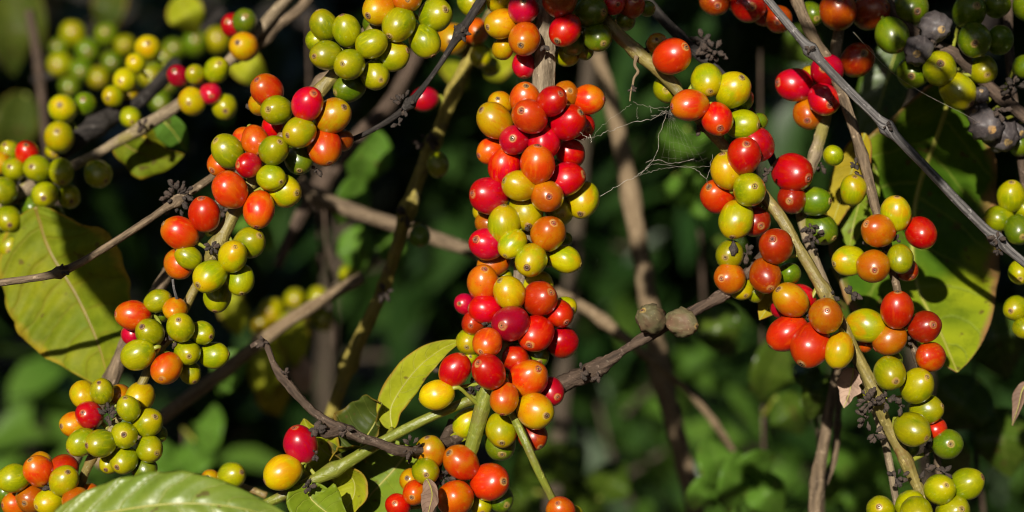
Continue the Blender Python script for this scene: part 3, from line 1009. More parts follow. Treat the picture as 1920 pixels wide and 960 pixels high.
# --- left descending branch
B = branch('left branch descending from top centre with bunches of green and red cherries', (600, 160, 0))
st = Stem(B, [(800, -120, .01, 30), (745, -20, .006, 28), (690, 70, .002, 25), (622, 145, 0, 24), (570, 205, 0, 24), (515, 280, 0, 24), (462, 360, -.002, 23), (430, 415, -.003, 26), (405, 465, -.004, 30),
              (385, 500, -.002, 19), (358, 555, 0, 18), (325, 620, 0, 17), (290, 670, 0, 17), (262, 725, 0, 17), (215, 795, 0, 16), (172, 860, -.002, 17), (150, 910, 0, 16), (120, 985, .004, 16)],
          'olive', nodes=[(405, 465), (320, 630), (172, 860), (600, 168)])
place_cherries(B, [st], parse('''
255 95 50 G -.35 -1.0 .5
340 115 52 G -.3 -.95 .2
265 207 53 G -.7 .2 .3
350 242 54 G -.33 .02 0
433 165 52 g -.9 .5 .1
535 92 58 G -.5 .75 .4
513 210 53 L .98 -.28 .5
446 282 51 G .45 .35 .3
350 328 51 E -.9 .35 1.0
230 155 42 g -.2 .1 1.7
462 35 55 O -.65 .45 .6
567 -5 50 S .1 .2 .5
672 57 58 G .6 -.25 .2
633 155 53 G .5 .95 .5
440 92 38 e .2 .2 1.8
808 8 50 G .25 .3 .8
''', 480, 0, 2) + parse('''
387 125 88 S -.5 -.6 .5
342 205 66 o -.4 .2 1.6
443 245 86 G -.42 .03 .1
627 210 92 R .45 -.58 .2
780 280 98 O .68 -.45 .4
582 378 90 L -.68 .22 .1
730 467 97 S .35 .9 .3
430 350 70 r .1 .3 1.6
315 430 76 P .4 .9 .7
250 415 66 s -.3 -.2 1.3
425 487 83 G .5 -.55 .2
152 492 90 G -.68 -.62 .3
275 575 70 R -.72 .0 .1
118 562 80 S -.6 .5 1.0
578 535 84 E .1 .8 1.2
410 650 76 G .75 .37 .1
487 730 92 L .8 .12 .7
165 725 98 p .5 .7 .6
338 843 92 S -.1 1.0 .4
835 425 64 b .3 .3 1.7
''', 380, 130, 3.2) + parse('''
412 247 112 R -.1 -.95 .5
225 385 112 S -.92 -.55 .3
222 620 106 s -.4 -.2 .9
292 568 84 G -.9 -.58 .0
752 460 106 G .7 -.45 .4
625 562 105 L .25 -.55 .1
453 712 112 L -.6 .52 .1
680 737 100 G .2 .92 .4
510 862 100 G -.1 1.0 1.2
''', 280, 340, 4) + parse('''
593 168 42 G 1.0 -.4 .5
500 222 54 S -1.02 -.1 .4
492 295 36 r -.3 .1 1.5
562 287 49 G -.4 -.45 .2
657 200 42 o .2 -.3 .5
677 268 49 G 0 -.5 .1
758 288 41 G .82 .3 .4
518 370 54 G -1.05 .4 .4
703 362 46 G .25 .22 .2
625 422 54 S -.15 .6 .1
803 372 46 G 1.1 -.1 .8
712 435 39 G .5 .78 1.2
607 222 24 e 0 0 1.8
312 520 48 y -.3 -.4 .8
382 508 43 G -.1 -.72 .2
450 525 42 o .1 -.2 1.5
525 530 52 y .2 -.4 1.0
335 597 48 R -.27 -.2 .2
280 632 46 O -.8 .05 1.0
482 573 42 G -.15 -.9 .2
553 626 51 G .62 -.44 .3
466 672 47 G .17 -.17 .1
305 700 47 G -.85 .55 .6
378 702 50 G -.82 .1 .2
560 723 48 G .67 .2 .4
465 765 48 G -.35 .42 .4
540 797 45 E .55 .6 1.1
412 778 36 G -.2 .5 1.3
590 668 34 e .3 .1 1.7
52 833 50 G -1.0 .2 .6
145 805 52 S -.37 -.78 .2
150 785 46 o .0 -.4 1.6
240 797 50 r .1 -.4 1.0
240 842 52 L .4 -.62 .2
118 907 52 A -.25 .23 .1
185 921 48 L -.75 .25 .05
288 920 51 A .05 .08 .2
338 893 38 A .72 -.1 1.0
65 930 48 S -.9 .0 .8
18 888 42 e -.3 0 1.4
362 948 27 L .3 .3 1.2
''', 0, 480, 2))
for (x, y, d, sp, n, m) in [(398, 462, -.012, 12, 7, None), (310, 625, -.006, 18, 12, None), (325, 650, -.006, 10, 5, BUD2), (205, 778, -.008, 20, 14, None), (95, 912, -.006, 12, 6, None), (570, 190, .008, 14, 6, BUD2),
                            (595, 318, .004, 10, 5, None), (470, 205, .012, 12, 4, BUD2)]:
    buds(B, x, y, d, sp, n, 8, m)

# --- brown stem behind it
B = branch('plain brown stem out of focus behind the left bunches', (240, 640, .06), group='bare stems and twigs', cat='bare branch', name='bare_branch')
Stem(B, [(470, 300, .05, 24), (400, 400, .05, 24), (318, 508, .05, 25), (240, 640, .05, 26), (208, 712, .05, 28), (140, 860, .05, 26), (80, 1000, .06, 26)], 'grey', nodes=[(240, 640), (208, 712)])
leaf(B, [(66, 388, .085), (88, 470, .085), (140, 560, .08), (182, 650, .075), (208, 735, .065)], 122, 'under', roll=math.radians(14), fold=.12, wave=.20, quilt=.20, seed=21, peak=.46, nu=20, tipw=.25,
     petiole=None, label='large pale yellow-green leaf, its right half in shade')

# --- thin grey twig sweeping across the left
B = branch('thin grey bare twig sweeping up across the left half', (200, 460, .01), group='bare stems and twigs', cat='twig', name='bare_twig')
Stem(B, [(-120, 545, -.02, 13), (0, 530, -.015, 14), (110, 511, -.012, 15), (205, 460, -.005, 14), (320, 384, .008, 15), (412, 322, .018, 15), (500, 250, .022, 16), (590, 165, .022, 18), (640, 118, .02, 18), (760, -40, .02, 20)],
     'grey', nodes=[(115, 510), (330, 378), (600, 155)], node_size=1.7)
buds(B, 332, 368, .008, 34, 34, 9)
buds(B, 115, 508, -.014, 14, 9, 7, BUD2)
buds(B, 418, 395, .03, 14, 7, 9, BUD2)

# --- right descending branch
B = branch('right branch descending diagonally with red and green cherries down to the lower right corner', (1340, 250, 0))
st = Stem(B, [(1020, -140, .02, 26), (1085, -50, .012, 25), (1140, 42, .004, 24), (1195, 98, 0, 25), (1255, 152, 0, 23), (1310, 222, 0, 21), (1370, 288, .004, 22), (1415, 345, .004, 22), (1462, 405, 0, 22), (1500, 470, -.002, 21),
              (1545, 545, -.004, 24), (1580, 610, -.004, 21), (1610, 672, -.003, 21), (1640, 735, -.002, 26), (1660, 790, 0, 22), (1700, 868, .002, 24), (1735, 945, .002, 20), (1755, 1010, .002, 20)],
          'olive', nodes=[(1195, 98), (1545, 545), (1640, 735), (1700, 868)], rough=.12)
place_cherries(B, [st], parse('''
115 128 87 R .65 -.45 .3
35 62 52 O -.1 -.3 1.3
90 300 72 G -.2 .2 1.7
297 257 80 L .1 .7 .4
435 305 86 L .4 -.62 .2
478 352 64 e .4 .3 1.6
205 388 82 S -1.05 .1 .1
352 462 80 P .1 .6 0
487 490 76 G .92 .05 .6
572 475 44 e .3 .1 1.7
563 595 86 r .3 .3 .6
494 655 86 R .05 -.62 .1
402 737 80 Y -.3 -1.0 .5
355 870 82 P -.6 -.5 .8
522 835 82 G .22 -.2 .1
590 935 52 g .3 .2 1.6
''', 1220, 60, 2.8235) + parse('''
240 95 92 L -.25 .97 .3
345 105 82 D .3 .3 1.4
465 245 90 D -.3 -.4 .7
405 412 84 B .2 .72 .2
205 292 76 G -.4 .2 1.2
205 425 82 A -.6 .0 .9
268 478 64 L .3 .6 1.3
540 400 60 e .2 .2 1.8
350 512 46 g 0 .3 1.8
545 545 88 O -.72 -.6 .3
598 545 84 r .3 .1 1.2
500 590 60 r 0 .3 1.6
745 637 92 A -.1 -.33 0
525 735 94 R -.85 .72 .4
660 802 104 R -.5 .88 .1
820 835 80 Y -.15 1.05 .7
''', 1300, 380, 3))
place_cherries(B, [st], parse('''
325 180 85 L .2 .4 .5
480 250 88 L .42 -.52 .2
532 385 78 L .9 -.3 .9
453 495 90 L .65 .42 .3
585 490 60 r .4 -.2 1.6
650 578 80 E 0 -.1 1.0
440 600 50 e .1 .3 1.9
605 833 80 L .2 -.36 .3
755 803 86 L .84 -.45 .6
275 950 75 L -.3 -.3 .8
440 920 78 L -.1 -.4 .5
475 965 86 L .1 .2 .1
680 955 86 L .3 -.2 .7
''', 1560, 640, 3, 'LG'))
for (x, y, d, sp, n, m) in [(1215, 90, .006, 12, 6, None), (1310, 240, -.002, 9, 4, BUD2), (1560, 555, -.006, 14, 6, None), (1598, 552, -.004, 14, 8, None), (1513, 590, -.004, 10, 5, None), (1632, 752, -.012, 24, 16, BUD2),
                            (1660, 748, -.012, 24, 14, None), (1690, 760, -.012, 14, 7, None), (1625, 785, -.01, 22, 10, BUD2), (1638, 815, -.008, 16, 8, BUD2), (1680, 898, -.012, 22, 9, None), (1735, 880, -.008, 14, 5, None),
                            (1770, 885, -.006, 12, 4, None), (1735, 838, .004, 10, 5, None), (1440, 325, -.004, 12, 5, BUD2)]:
    buds(B, x, y, d, sp, n, 10, m)
leaf(B, [(1462, 548, .02), (1450, 560, .02), (1436, 580, .02), (1424, 600, .02)], 26, 'yellow', roll=.4, seed=31, nv=5, fold=.3, label='small yellow leaf')
leaf(B, [(1600, 690, .012), (1592, 715, .012), (1588, 740, .012), (1582, 765, .012)], 26, 'pinkdry', roll=.7, seed=32, nv=5, fold=.4, wave=.5, ragged=.4, label='withered pinkish leaf scrap')
leaf(B, [(1625, 690, .018), (1618, 715, .018), (1610, 750, .018)], 22, 'lime', roll=.2, seed=33, nv=5, fold=.4, wave=.4)

# --- grey twig at right with three bunches
B = branch('grey upright twig at right with small bunches of orange, red and yellow-green cherries', (1640, 380, .012))
st = Stem(B, [(1470, -60, .03, 24), (1515, 50, .022, 22), (1560, 130, .018, 21), (1592, 215, .014, 20), (1622, 310, .012, 19), (1642, 390, .010, 18), (1662, 460, .008, 18), (1678, 525, .006, 17), (1694, 590, .006, 17),
              (1712, 645, .008, 16), (1732, 712, .012, 16), (1752, 800, .02, 16), (1760, 890, .026, 14)], 'grey', nodes=[(1614, 295), (1660, 450), (1700, 618), (1550, 105)])
place_cherries(B, [st], parse('''
447 128 86 L 0 -1.0 .5
340 232 91 A -.8 -.4 .2
595 243 88 r -.4 -.6 .5
165 412 85 L -1.0 .2 .6
310 445 94 A -.1 .25 .1
473 397 72 g .1 -.9 .1
510 465 64 B .3 .6 1.3
455 705 95 R -.05 -1.0 .1
620 808 90 D .33 -.15 .2
270 803 94 L 1.05 .0 .3
412 885 86 A -.95 .62 .5
655 990 84 s .6 .2 .7
265 915 44 s .1 .3 1.7
430 1010 56 e .1 .3 1.7
''', 1540, 360, 3.2) + parse('''
320 712 48 L 0 -.9 1.2
245 583 36 g .1 .3 1.4
''', 1440, 0, 2))
for (x, y, d, sp, n, m) in [(1604, 310, .01, 10, 5, None), (1655, 470, .004, 10, 6, None), (1628, 455, .004, 8, 3, None), (1698, 640, .002, 10, 6, BUD2), (1612, 330, .012, 8, 3, BUD2), (1678, 450, .0, 8, 4, BUD2)]:
    buds(B, x, y, d, sp, n, 8, m)

# --- mossy stem behind it
B = branch('mossy pale stem with a dusty red bunch near the top right of centre', (1530, 260, .03))
st = Stem(B, [(1590, -60, .045, 22), (1572, 60, .04, 22), (1556, 180, .035, 22), (1535, 265, .03, 23), (1512, 340, .03, 21), (1500, 400, .03, 18), (1530, 490, .024, 17), (1552, 545, .02, 17), (1600, 660, .02, 17),
              (1648, 790, .018, 16), (1668, 870, .016, 14), (1680, 940, .016, 14), (1688, 1000, .016, 14)], 'mossy', nodes=[(1527, 290), (1522, 440)])
place_cherries(B, [st], parse('''
100 318 60 R -1.0 -.1 .4
160 290 40 y -.2 0 1.6
222 262 58 R -.38 .0 .2
210 373 56 R .22 .38 .1
152 425 55 A -.2 .5 1.0
335 225 60 B .2 -.3 .6
262 40 66 B -.1 -.4 .3
387 45 62 B .66 -.12 .4
162 52 44 E .3 .45 .2
40 72 48 B -.2 .3 1.0
175 755 52 E .92 .0 .4
197 858 54 E .75 .6 .8
90 745 52 D -.3 .2 .0
92 648 66 R .7 .3 -.2
97 700 42 g .3 .3 1.6
-200 5 52 B .1 .4 .4
-75 20 60 D .1 .2 .3
-110 -15 56 B .1 .2 .8
-15 55 40 D .2 .2 1.2
''', 1440, 0, 2))
for (x, y, d, sp, n, m) in [(1522, 440, .012, 22, 18, BUD2), (1520, 425, .01, 14, 6, None), (1540, 310, .03, 12, 5, BUD2), (1525, 465, .012, 12, 4, None)]:
    buds(B, x, y, d, sp, n, 8, m)

# --- dark slate twig at far right
B = branch('long straight dark grey bare twig crossing the right side', (1660, 240, -.03), group='bare stems and twigs', cat='twig', name='bare_twig')
Stem(B, [(1370, -90, -.03, 15), (1440, 0, -.03, 15), (1518, 92, -.03, 17), (1590, 168, -.03, 16), (1662, 238, -.03, 18), (1740, 318, -.03, 17), (1810, 392, -.028, 17), (1866, 446, -.026, 18), (1920, 492, -.025, 16), (2010, 560, -.02, 16)],
     'slate', nodes=[(1518, 90), (1662, 238), (1866, 446)], node_size=1.75, rough=.08)
buds(B, 1870, 447, -.03, 14, 9, 8, BUD2)
buds(B, 1518, 92, -.034, 10, 5, 7)
buds(B, 1664, 236, -.034, 9, 5, 7)
buds(B, 1872, 470, -.028, 9, 4, 7)

# --- top right stem with dried fruit
B = branch('top right brown stem with green cherries and clumps of dried black fruit', (1800, 115, .03))
st = Stem(B, [(1600, -80, .045, 22), (1668, 12, .038, 22), (1735, 78, .033, 21), (1790, 100, .03, 22), (1850, 158, .03, 24), (1905, 205, .03, 24), (1990, 270, .03, 24)], 'dark', nodes=[(1760, 88), (1880, 185)])
place_cherries(B, [st], parse('''
465 132 60 E .35 .9 .5
535 30 60 E .2 .3 1.2
628 100 54 K .2 .3 .1
565 190 53 K -.3 .3 .2
643 257 60 L -.1 -.23 .1
545 272 56 E -.3 .3 1.3
712 342 60 L .68 .72 .5
775 150 60 E -.2 .3 .5
755 42 58 E .2 -.2 1.0
868 150 50 e .2 .3 1.2
805 262 52 G .1 .4 .9
965 250 42 E .3 .3 .8
818 470 58 K .1 .3 .2
785 418 42 K -.4 .1 .7
875 505 58 K .2 .5 .5
930 490 36 K .3 .3 .8
800 355 28 K -.2 -.4 .6
945 545 38 e .2 .3 1.2
985 20 60 E 0 0 .8
860 20 46 e 0 0 1.7
''', 1440, 0, 2, 'LG'))
buds(B, 1900, 160, .02, 26, 16, 10)
buds(B, 1872, 205, .018, 20, 8, 10, BUD2)
buds(B, 1752, 88, .02, 16, 6, 9, BUD2)

# --- right edge bunch
B = branch('right edge stem with a few green cherries half out of the picture', (1925, 380, .045))
st = Stem(B, [(1890, -60, .07, 20), (1892, 90, .06, 18), (1908, 250, .05, 16), (1925, 380, .045, 16), (1935, 500, .03, 15), (1945, 640, .03, 15)], 'dark')
place_cherries(B, [st], parse('''
912 735 50 L -.1 -.9 .3
865 820 46 L -1.1 .1 .4
960 780 40 G .2 .3 .6
938 862 50 E .1 .5 .7
945 1022 42 L -.2 .5 .5
930 1155 44 L -.6 .2 .3
960 1230 38 G .1 .4 .6
''', 1440, 0, 2, 'LG'))
leaf(B, [(1925, 715, .03), (1912, 735, .028), (1906, 765, .028), (1898, 798, .03)], 13, 'dry', roll=.8, seed=41, nv=5, fold=.6, wave=.5, label='curled dry leaf tip at the right edge')

# --- dark stem behind the right branch's top bunch
B = branch('blackish stem with withered buds behind the top of the right branch', (1310, 100, .03), group='bare stems and twigs', cat='bare branch', name='bare_branch')
Stem(B, [(1150, -80, .05, 22), (1230, 22, .04, 21), (1300, 92, .03, 21), (1345, 132, .026, 19), (1400, 200, .026, 18), (1440, 280, .026, 16), (1480, 380, .026, 15)], 'black', nodes=[(1315, 100)])
buds(B, 1318, 78, .024, 24, 14, 13)
buds(B, 1338, 98, .02, 24, 18, 9, BUD2)

# --- dead twig with two mouldy fruits
B = branch('dead brown twig with two mouldy dried fruits right of the central column', (1230, 625, -.005), cat='dead twig', name='dead_twig', group='bare stems and twigs')
st = Stem(B, [(1045, 726, .006, 34), (1075, 712, .004, 33), (1120, 690, 0, 30), (1165, 660, -.002, 19), (1215, 630, -.004, 19), (1250, 612, -.004, 19), (1310, 578, -.002, 21), (1365, 545, .002, 22), (1410, 502, .006, 21), (1432, 478, .01, 20), (1455, 440, .016, 20)],
          'dark', nodes=[(1120, 692), (1232, 622), (1350, 553)], rough=.3)
place_cherries(B, [st], parse('''
1220 598 24.5 M -.6 -.6 .2
1279 605 25 M .9 .2 .2
''', 0, 0, 1), gap=-.1)
buds(B, 1242, 605, -.008, 12, 8, 8, BUD2)
buds(B, 1090, 700, -.008, 14, 5, 8)
buds(B, 1122, 708, -.006, 8, 4, 8, BUD2)
buds(B, 1400, 475, .0, 22, 12, 10)
buds(B, 1375, 462, -.006, 4, 1, 20)

# --- dead twig lower left of centre
B = branch('dead brown twig bent in an elbow at the lower left of centre', (620, 795, -.02), cat='dead twig', name='dead_twig', group='bare stems and twigs')
Stem(B, [(470, 650, -.014, 9), (496, 642, -.014, 13), (512, 680, -.016, 13), (530, 708, -.018, 19), (570, 755, -.02, 16), (612, 790, -.022, 17), (650, 808, -.022, 22), (700, 828, -.02, 18), (760, 846, -.016, 20), (810, 838, -.004, 19), (862, 822, .006, 20), (900, 800, .012, 18)],
     'dark', nodes=[(496, 642), (530, 705), (652, 808), (790, 842)], rough=.30)
buds(B, 494, 643, -.016, 9, 7, 8, BUD2)
Stem(B, [(640, 806, -.022, 20), (615, 812, -.025, 22), (588, 810, -.028, 17)], 'dark', rough=.25)
buds(B, 590, 806, -.03, 12, 7, 12)
buds(B, 770, 838, -.02, 20, 9, 8, BUD2)
buds(B, 535, 700, -.022, 8, 5, 7, BUD2)
buds(B, 650, 808, -.026, 12, 6, 8, BUD2)

# --- black thin twig top centre
B = branch('thin black broken twig left of the central column', (770, 190, -.01), cat='dead twig', name='dead_twig', group='bare stems and twigs')
Stem(B, [(960, -90, .0, 18), (890, 20, -.004, 17), (862, 62, -.006, 15), (815, 135, -.006, 10), (770, 192, -.004, 13), (735, 222, .0, 11), (690, 248, .006, 10), (640, 270, .016, 9), (590, 292, .026, 9)], 'black', nodes=[(770, 192), (865, 58)], node_size=1.9)
buds(B, 756, 196, -.004, 26, 15, 7)
buds(B, 862, 62, -.008, 16, 8, 9)
buds(B, 748, 232, -.002, 10, 5, 7)

# --- yellowish stem, out of focus, with a red cherry
B = branch('blurred yellowish stem with one red cherry left of the central column', (765, 390, .11))
st = Stem(B, [(925, 20, .13, 24), (880, 108, .13, 25), (852, 170, .13, 25), (818, 255, .13, 25), (790, 320, .13, 26), (765, 392, .13, 28), (742, 470, .14, 24), (715, 550, .15, 23), (692, 600, .15, 26), (655, 680, .16, 28), (620, 780, .17, 24), (600, 850, .18, 22)],
          'yellowish', nodes=[(852, 170), (808, 270), (765, 392), (722, 540), (660, 680)], node_size=1.4)
place_cherries(B, [st], parse('''
632 372 42 R -1.0 .2 .3
682 618 40 G .2 1.0 .4
615 885 36 E .1 .9 .6
843 212 38 G .1 .8 .3
735 145 55 O -.1 .3 .2
825 118 45 S .1 .2 .5
880 250 34 g 0 0 1.5
770 180 34 e 0 0 1.5
''', 480, 0, 2))
for (x, y) in [(700, 262), (795, 270), (760, 400), (720, 548), (655, 690)]:
    buds(B, x if x > 705 else 805, y, .12, 16, 7, 10)

# --- bare stems farther back
for lb, path, bark, nd in [
    ('thick blurred grey stem leaning behind the black twig', [(800, 60, .32, 26), (740, 180, .32, 28), (660, 270, .3, 30), (600, 350, .3, 32), (560, 410, .3, 24), (520, 500, .3, 20)], 'dark', [(600, 350)]),
    ('blurred brown stem lying across behind the yellowish stem', [(560, 340, .27, 26), (600, 372, .27, 30), (700, 408, .27, 28), (790, 438, .27, 28), (885, 470, .27, 26), (1010, 505, .28, 24)], 'grey', [(600, 372)]),
    ('pale leaning stem out of focus right of the central column', [(1120, 100, .36, 26), (1158, 240, .36, 32), (1192, 420, .36, 34), (1215, 560, .36, 36), (1240, 700, .36, 40), (1265, 800, .36, 36), (1300, 940, .36, 34), (1330, 1060, .36, 34)], 'tan', [(1240, 700), (1180, 360)]),
    ('blurred brown twig slanting to the pale leaning stem', [(1040, 545, .3, 17), (1085, 570, .3, 21), (1130, 600, .3, 22), (1210, 665, .3, 18), (1290, 735, .32, 14), (1345, 800, .33, 14), (1390, 880, .35, 12), (1420, 1000, .36, 10)], 'tan', [(1130, 600), (1340, 795)]),
    ('blurred brown stem among yellow-green leaves at lower left', [(180, 870, .2, 26), (300, 785, .2, 28), (420, 695, .2, 26), (545, 600, .2, 24), (680, 520, .22, 22)], 'tan', [(420, 695)]),
    ('pair of dim brown stems below the right branch, the left one', [(1575, 660, .1, 16), (1560, 740, .1, 18), (1545, 830, .1, 22), (1532, 900, .1, 26), (1525, 1000, .1, 24)], 'grey', [(1532, 905)]),
    ('pair of dim brown stems below the right branch, the right one', [(1585, 690, .12, 14), (1572, 770, .12, 14), (1564, 860, .12, 13), (1540, 920, .11, 13)], 'grey', [(1570, 800)]),
    ('tan upright stem far out of focus just right of the central column', [(1110, 60, .75, 28), (1090, 300, .75, 28), (1065, 600, .75, 30), (1045, 850, .75, 34), (1030, 1040, .75, 34)], 'trunk', [(1065, 600)]),
    ('twig at the top edge left of the green bunch', [(610, -60, .14, 22), (570, 8, .14, 20), (520, 48, .14, 20), (490, 75, .14, 26), (440, 110, .15, 22)], 'grey', [(495, 70)]),
    ('dim greenish upright stem at far left', [(55, 20, .5, 18), (72, 120, .5, 17), (82, 220, .5, 16), (92, 300, .5, 15), (110, 420, .5, 14)], 'dark', [(75, 130)]),
]:
    B = branch(lb, path[1][:3], group='bare stems and twigs', cat='bare branch', name='bare_branch')
    Stem(B, path, bark, nodes=nd, sides=12)

# --- blurred left branches
B = branch('blurred grey branch at left with yellow-green cherries and a few red ones', (270, 240, .11))
st = Stem(B, [(560, -30, .14, 22), (470, 75, .13, 20), (432, 112, .125, 19), (345, 188, .115, 22), (268, 238, .11, 24), (210, 272, .11, 19), (160, 300, .105, 19), (70, 345, .10, 24), (20, 372, .10, 26), (-60, 430, .10, 24)], 'mossy', nodes=[(268, 238), (60, 350), (440, 105)])
place_cherries(B, [st], parse('''
720 380 50 Y -.1 .2 .1
790 352 39 R .2 .3 0
842 400 46 L .2 .4 .6
812 263 45 L .3 -.4 .2
733 280 36 G -.2 -.4 .7
668 285 38 D -.2 -.4 .9
915 175 50 O -.3 -.2 .1
917 80 44 E .2 -.3 .2
872 95 42 D -.3 -.2 .8
1010 -50 44 L 0 0 .3
102 575 42 R .1 -.6 .6
40 570 40 L -.3 -.6 .8
2 612 42 O -.3 -.2 .5
140 632 48 L -.2 -.1 .2
54 635 42 G -.2 -.2 .3
230 645 44 L .2 .8 .3
368 653 47 L .7 .5 .3
168 730 47 L .15 .25 .1
12 715 48 G -.3 .2 .2
258 738 41 G .4 .4 .5
205 808 36 E .4 .6 .9
30 820 46 L .3 .5 .2
120 775 40 E .2 .5 1.2
40 915 48 L .1 .5 .3
105 825 38 E .2 .5 1.5
18 1005 32 L .1 .4 .7
-30 910 46 G -.3 .3 .6
''', 0, 0, 2, 'LG'))
buds(B, 268, 236, .10, 12, 6, 9, BUD2)
leaf(B, [(215, 262, .13), (255, 290, .13), (300, 300, .135), (345, 290, .14)], 42, 'under', roll=.5, seed=51, nv=5, fold=.3, wave=.4, label='blurred pale leaf under the grey branch')
leaf(B, [(290, 215, .14), (315, 240, .14), (335, 265, .145), (352, 285, .15)], 30, 'fresh', roll=.3, seed=52, nv=5, fold=.3)

B = branch('dark blurred branch at upper left hung with dim green cherries', (180, 230, .17))
st = Stem(B, [(330, 120, .2, 30), (275, 178, .17, 28), (225, 210, .16, 34), (180, 236, .15, 38), (130, 275, .14, 30), (95, 305, .14, 26), (20, 370, .14, 24)], 'black', nodes=[(185, 232)])
place_cherries(B, [st], parse('''
235 407 51 L .0 -.2 .2
222 515 54 L .1 -.3 .3
205 568 34 L .1 .3 .8
555 182 46 L .2 -.3 .4
510 240 38 L -.1 -.3 .3
470 302 44 L -.2 .1 .1
425 360 38 L -.3 .3 .2
482 350 38 Y .2 .3 .3
490 440 38 G .3 .5 .5
320 390 40 E .0 -.3 .7
''', 0, 0, 2))
B = branch('far dim bunch of green cherries at the upper left', (180, 110, .5))
st = Stem(B, [(420, 20, 0.52, 14), (340, 90, .51, 14), (250, 125, .5, 14), (150, 130, .5, 14), (60, 150, .5, 14)], 'black')  # most cherries here take the deep green to make the bunch dimmer
place_cherries(B, [st], parse('''
228 242 46 G -.2 .1 .1
275 128 48 G .1 -.2 .3
400 130 42 E .1 -.2 .4
330 190 44 E .2 .2 .3
420 232 38 E .2 .2 .5
470 170 38 G .1 .1 .5
305 262 42 E .1 .2 .3
370 290 40 G .2 .4 .6
620 222 46 E .2 -.2 .3
652 188 42 E .2 -.2 .4
732 162 46 E .2 -.2 .3
815 150 46 G .2 -.2 .3
630 312 38 E .2 .3 .5
560 282 42 G .2 .3 .4
600 382 38 E .2 .4 .7
262 322 38 E .1 .4 .7
225 180 36 E -.2 -.2 .5
''', 0, 0, 2))

# --- blurred bunch lower left of centre
B = branch('far blurred bunch of bright green cherries left of the yellowish stem', (590, 570, .42))
st = Stem(B, [(470, 640, .42, 14), (540, 585, .42, 16), (600, 560, .42, 16), (680, 505, .42, 16), (760, 440, .44, 16)], 'mossy')
place_cherries(B, [st], parse('''
145 160 38 G .1 .2 .2
235 155 40 G .1 .2 .2
350 75 44 G .1 .2 .2
258 238 42 G .1 .3 .3
182 222 38 G .1 .3 .5
60 205 46 L -.1 .3 .3
20 250 44 L -.1 .3 .5
''', 480, 480, 2))
for q, (x, y, hw, m, dx, dy) in enumerate([(500, 690, 46, 'lime', -10, 130), (540, 640, 34, 'lime', 20, 110), (440, 700, 36, 'fresh', -30, 90), (430, 590, 30, 'lime', 20, 80), (560, 705, 26, 'pinkdry', 10, 70), (505, 750, 34, 'yellow', 20, 60),
                                           (660, 470, 40, 'fresh', 10, 90), (725, 470, 30, 'fresh', 20, 70)]):
    leaf(B, [(x, y - dy / 2, .40), (x + dx / 2, y, .395), (x + dx, y + dy / 2, .40)], hw, m, roll=.4 * (-1) ** q, seed=60 + q, nv=5, midrib=False, nu=8)

# --- right: the big leaf and its neighbours
B = branch('stem hidden behind the right branch bearing the large glossy leaf', (1800, 110, .08), cat='leafy branch', name='leafy_branch', group='leafy stems')
Stem(B, [(1850, -90, .09, 18), (1836, 20, .085, 17), (1815, 105, .08, 16), (1800, 170, .078, 14)], 'olive')
leaf(B, [(1800, 130, .078), (1762, 250, .092), (1722, 380, .098), (1722, 520, .085), (1768, 625, .065), (1795, 698, .05)], 158, 'big', roll=math.radians(-12), fold=.10, wave=.16, quilt=.05, seed=70, nv=11, peak=.5, nu=26, tipw=.3,
     label='large glossy leaf, dark above and yellowing towards its brown tip')
leaf(B, [(1622, 250, .062), (1600, 310, .064), (1575, 375, .066), (1552, 450, .064)], 33, 'yellow', roll=.3, seed=71, nv=7, fold=.2, label='yellow leaf behind the deep green cherries')
leaf(B, [(1628, 300, .07), (1615, 360, .07), (1600, 420, .072), (1592, 470, .07)], 36, 'mid', roll=.3, seed=75, nv=6, fold=.2, label='small green leaf beside the yellow one')
leaf(B, [(1690, 60, .15), (1660, 150, .15), (1640, 230, .15), (1650, 310, .15)], 50, 'gloss', roll=.5, seed=72, nv=7, fold=.2)
leaf(B, [(1560, 500, .11), (1600, 560, .11), (1660, 600, .12), (1700, 640, .12)], 60, 'gloss', roll=-.4, seed=73, nv=7, fold=.2)

# --- out-of-focus leaf in front at the bottom
B = branch('large glossy leaf in front along the bottom edge', (300, 960, -.12), cat='leaf', name='coffee_leaf', group=None)
leaf(B, [(90, 985, -.10), (200, 965, -.105), (330, 948, -.11), (450, 955, -.11), (575, 990, -.105)], 68, 'front', roll=math.radians(-24), fold=-.16, wave=.12, quilt=.26, seed=80, nv=9, nu=20, name='blade',
     petiole=[(20, 1010, -.09)])
B = branch('pair of green cherries peeping over the large bottom leaf', (430, 895, .03))
st = Stem(B, [(330, 985, .05, 14), (400, 925, .045, 14), (440, 910, .04, 14), (500, 930, .04, 14)], 'olive')
place_cherries(B, [st], parse('''
868 824 48 G .8 -.3 .2
790 838 34 O -.2 -.3 .6
''', 0, 480, 2))

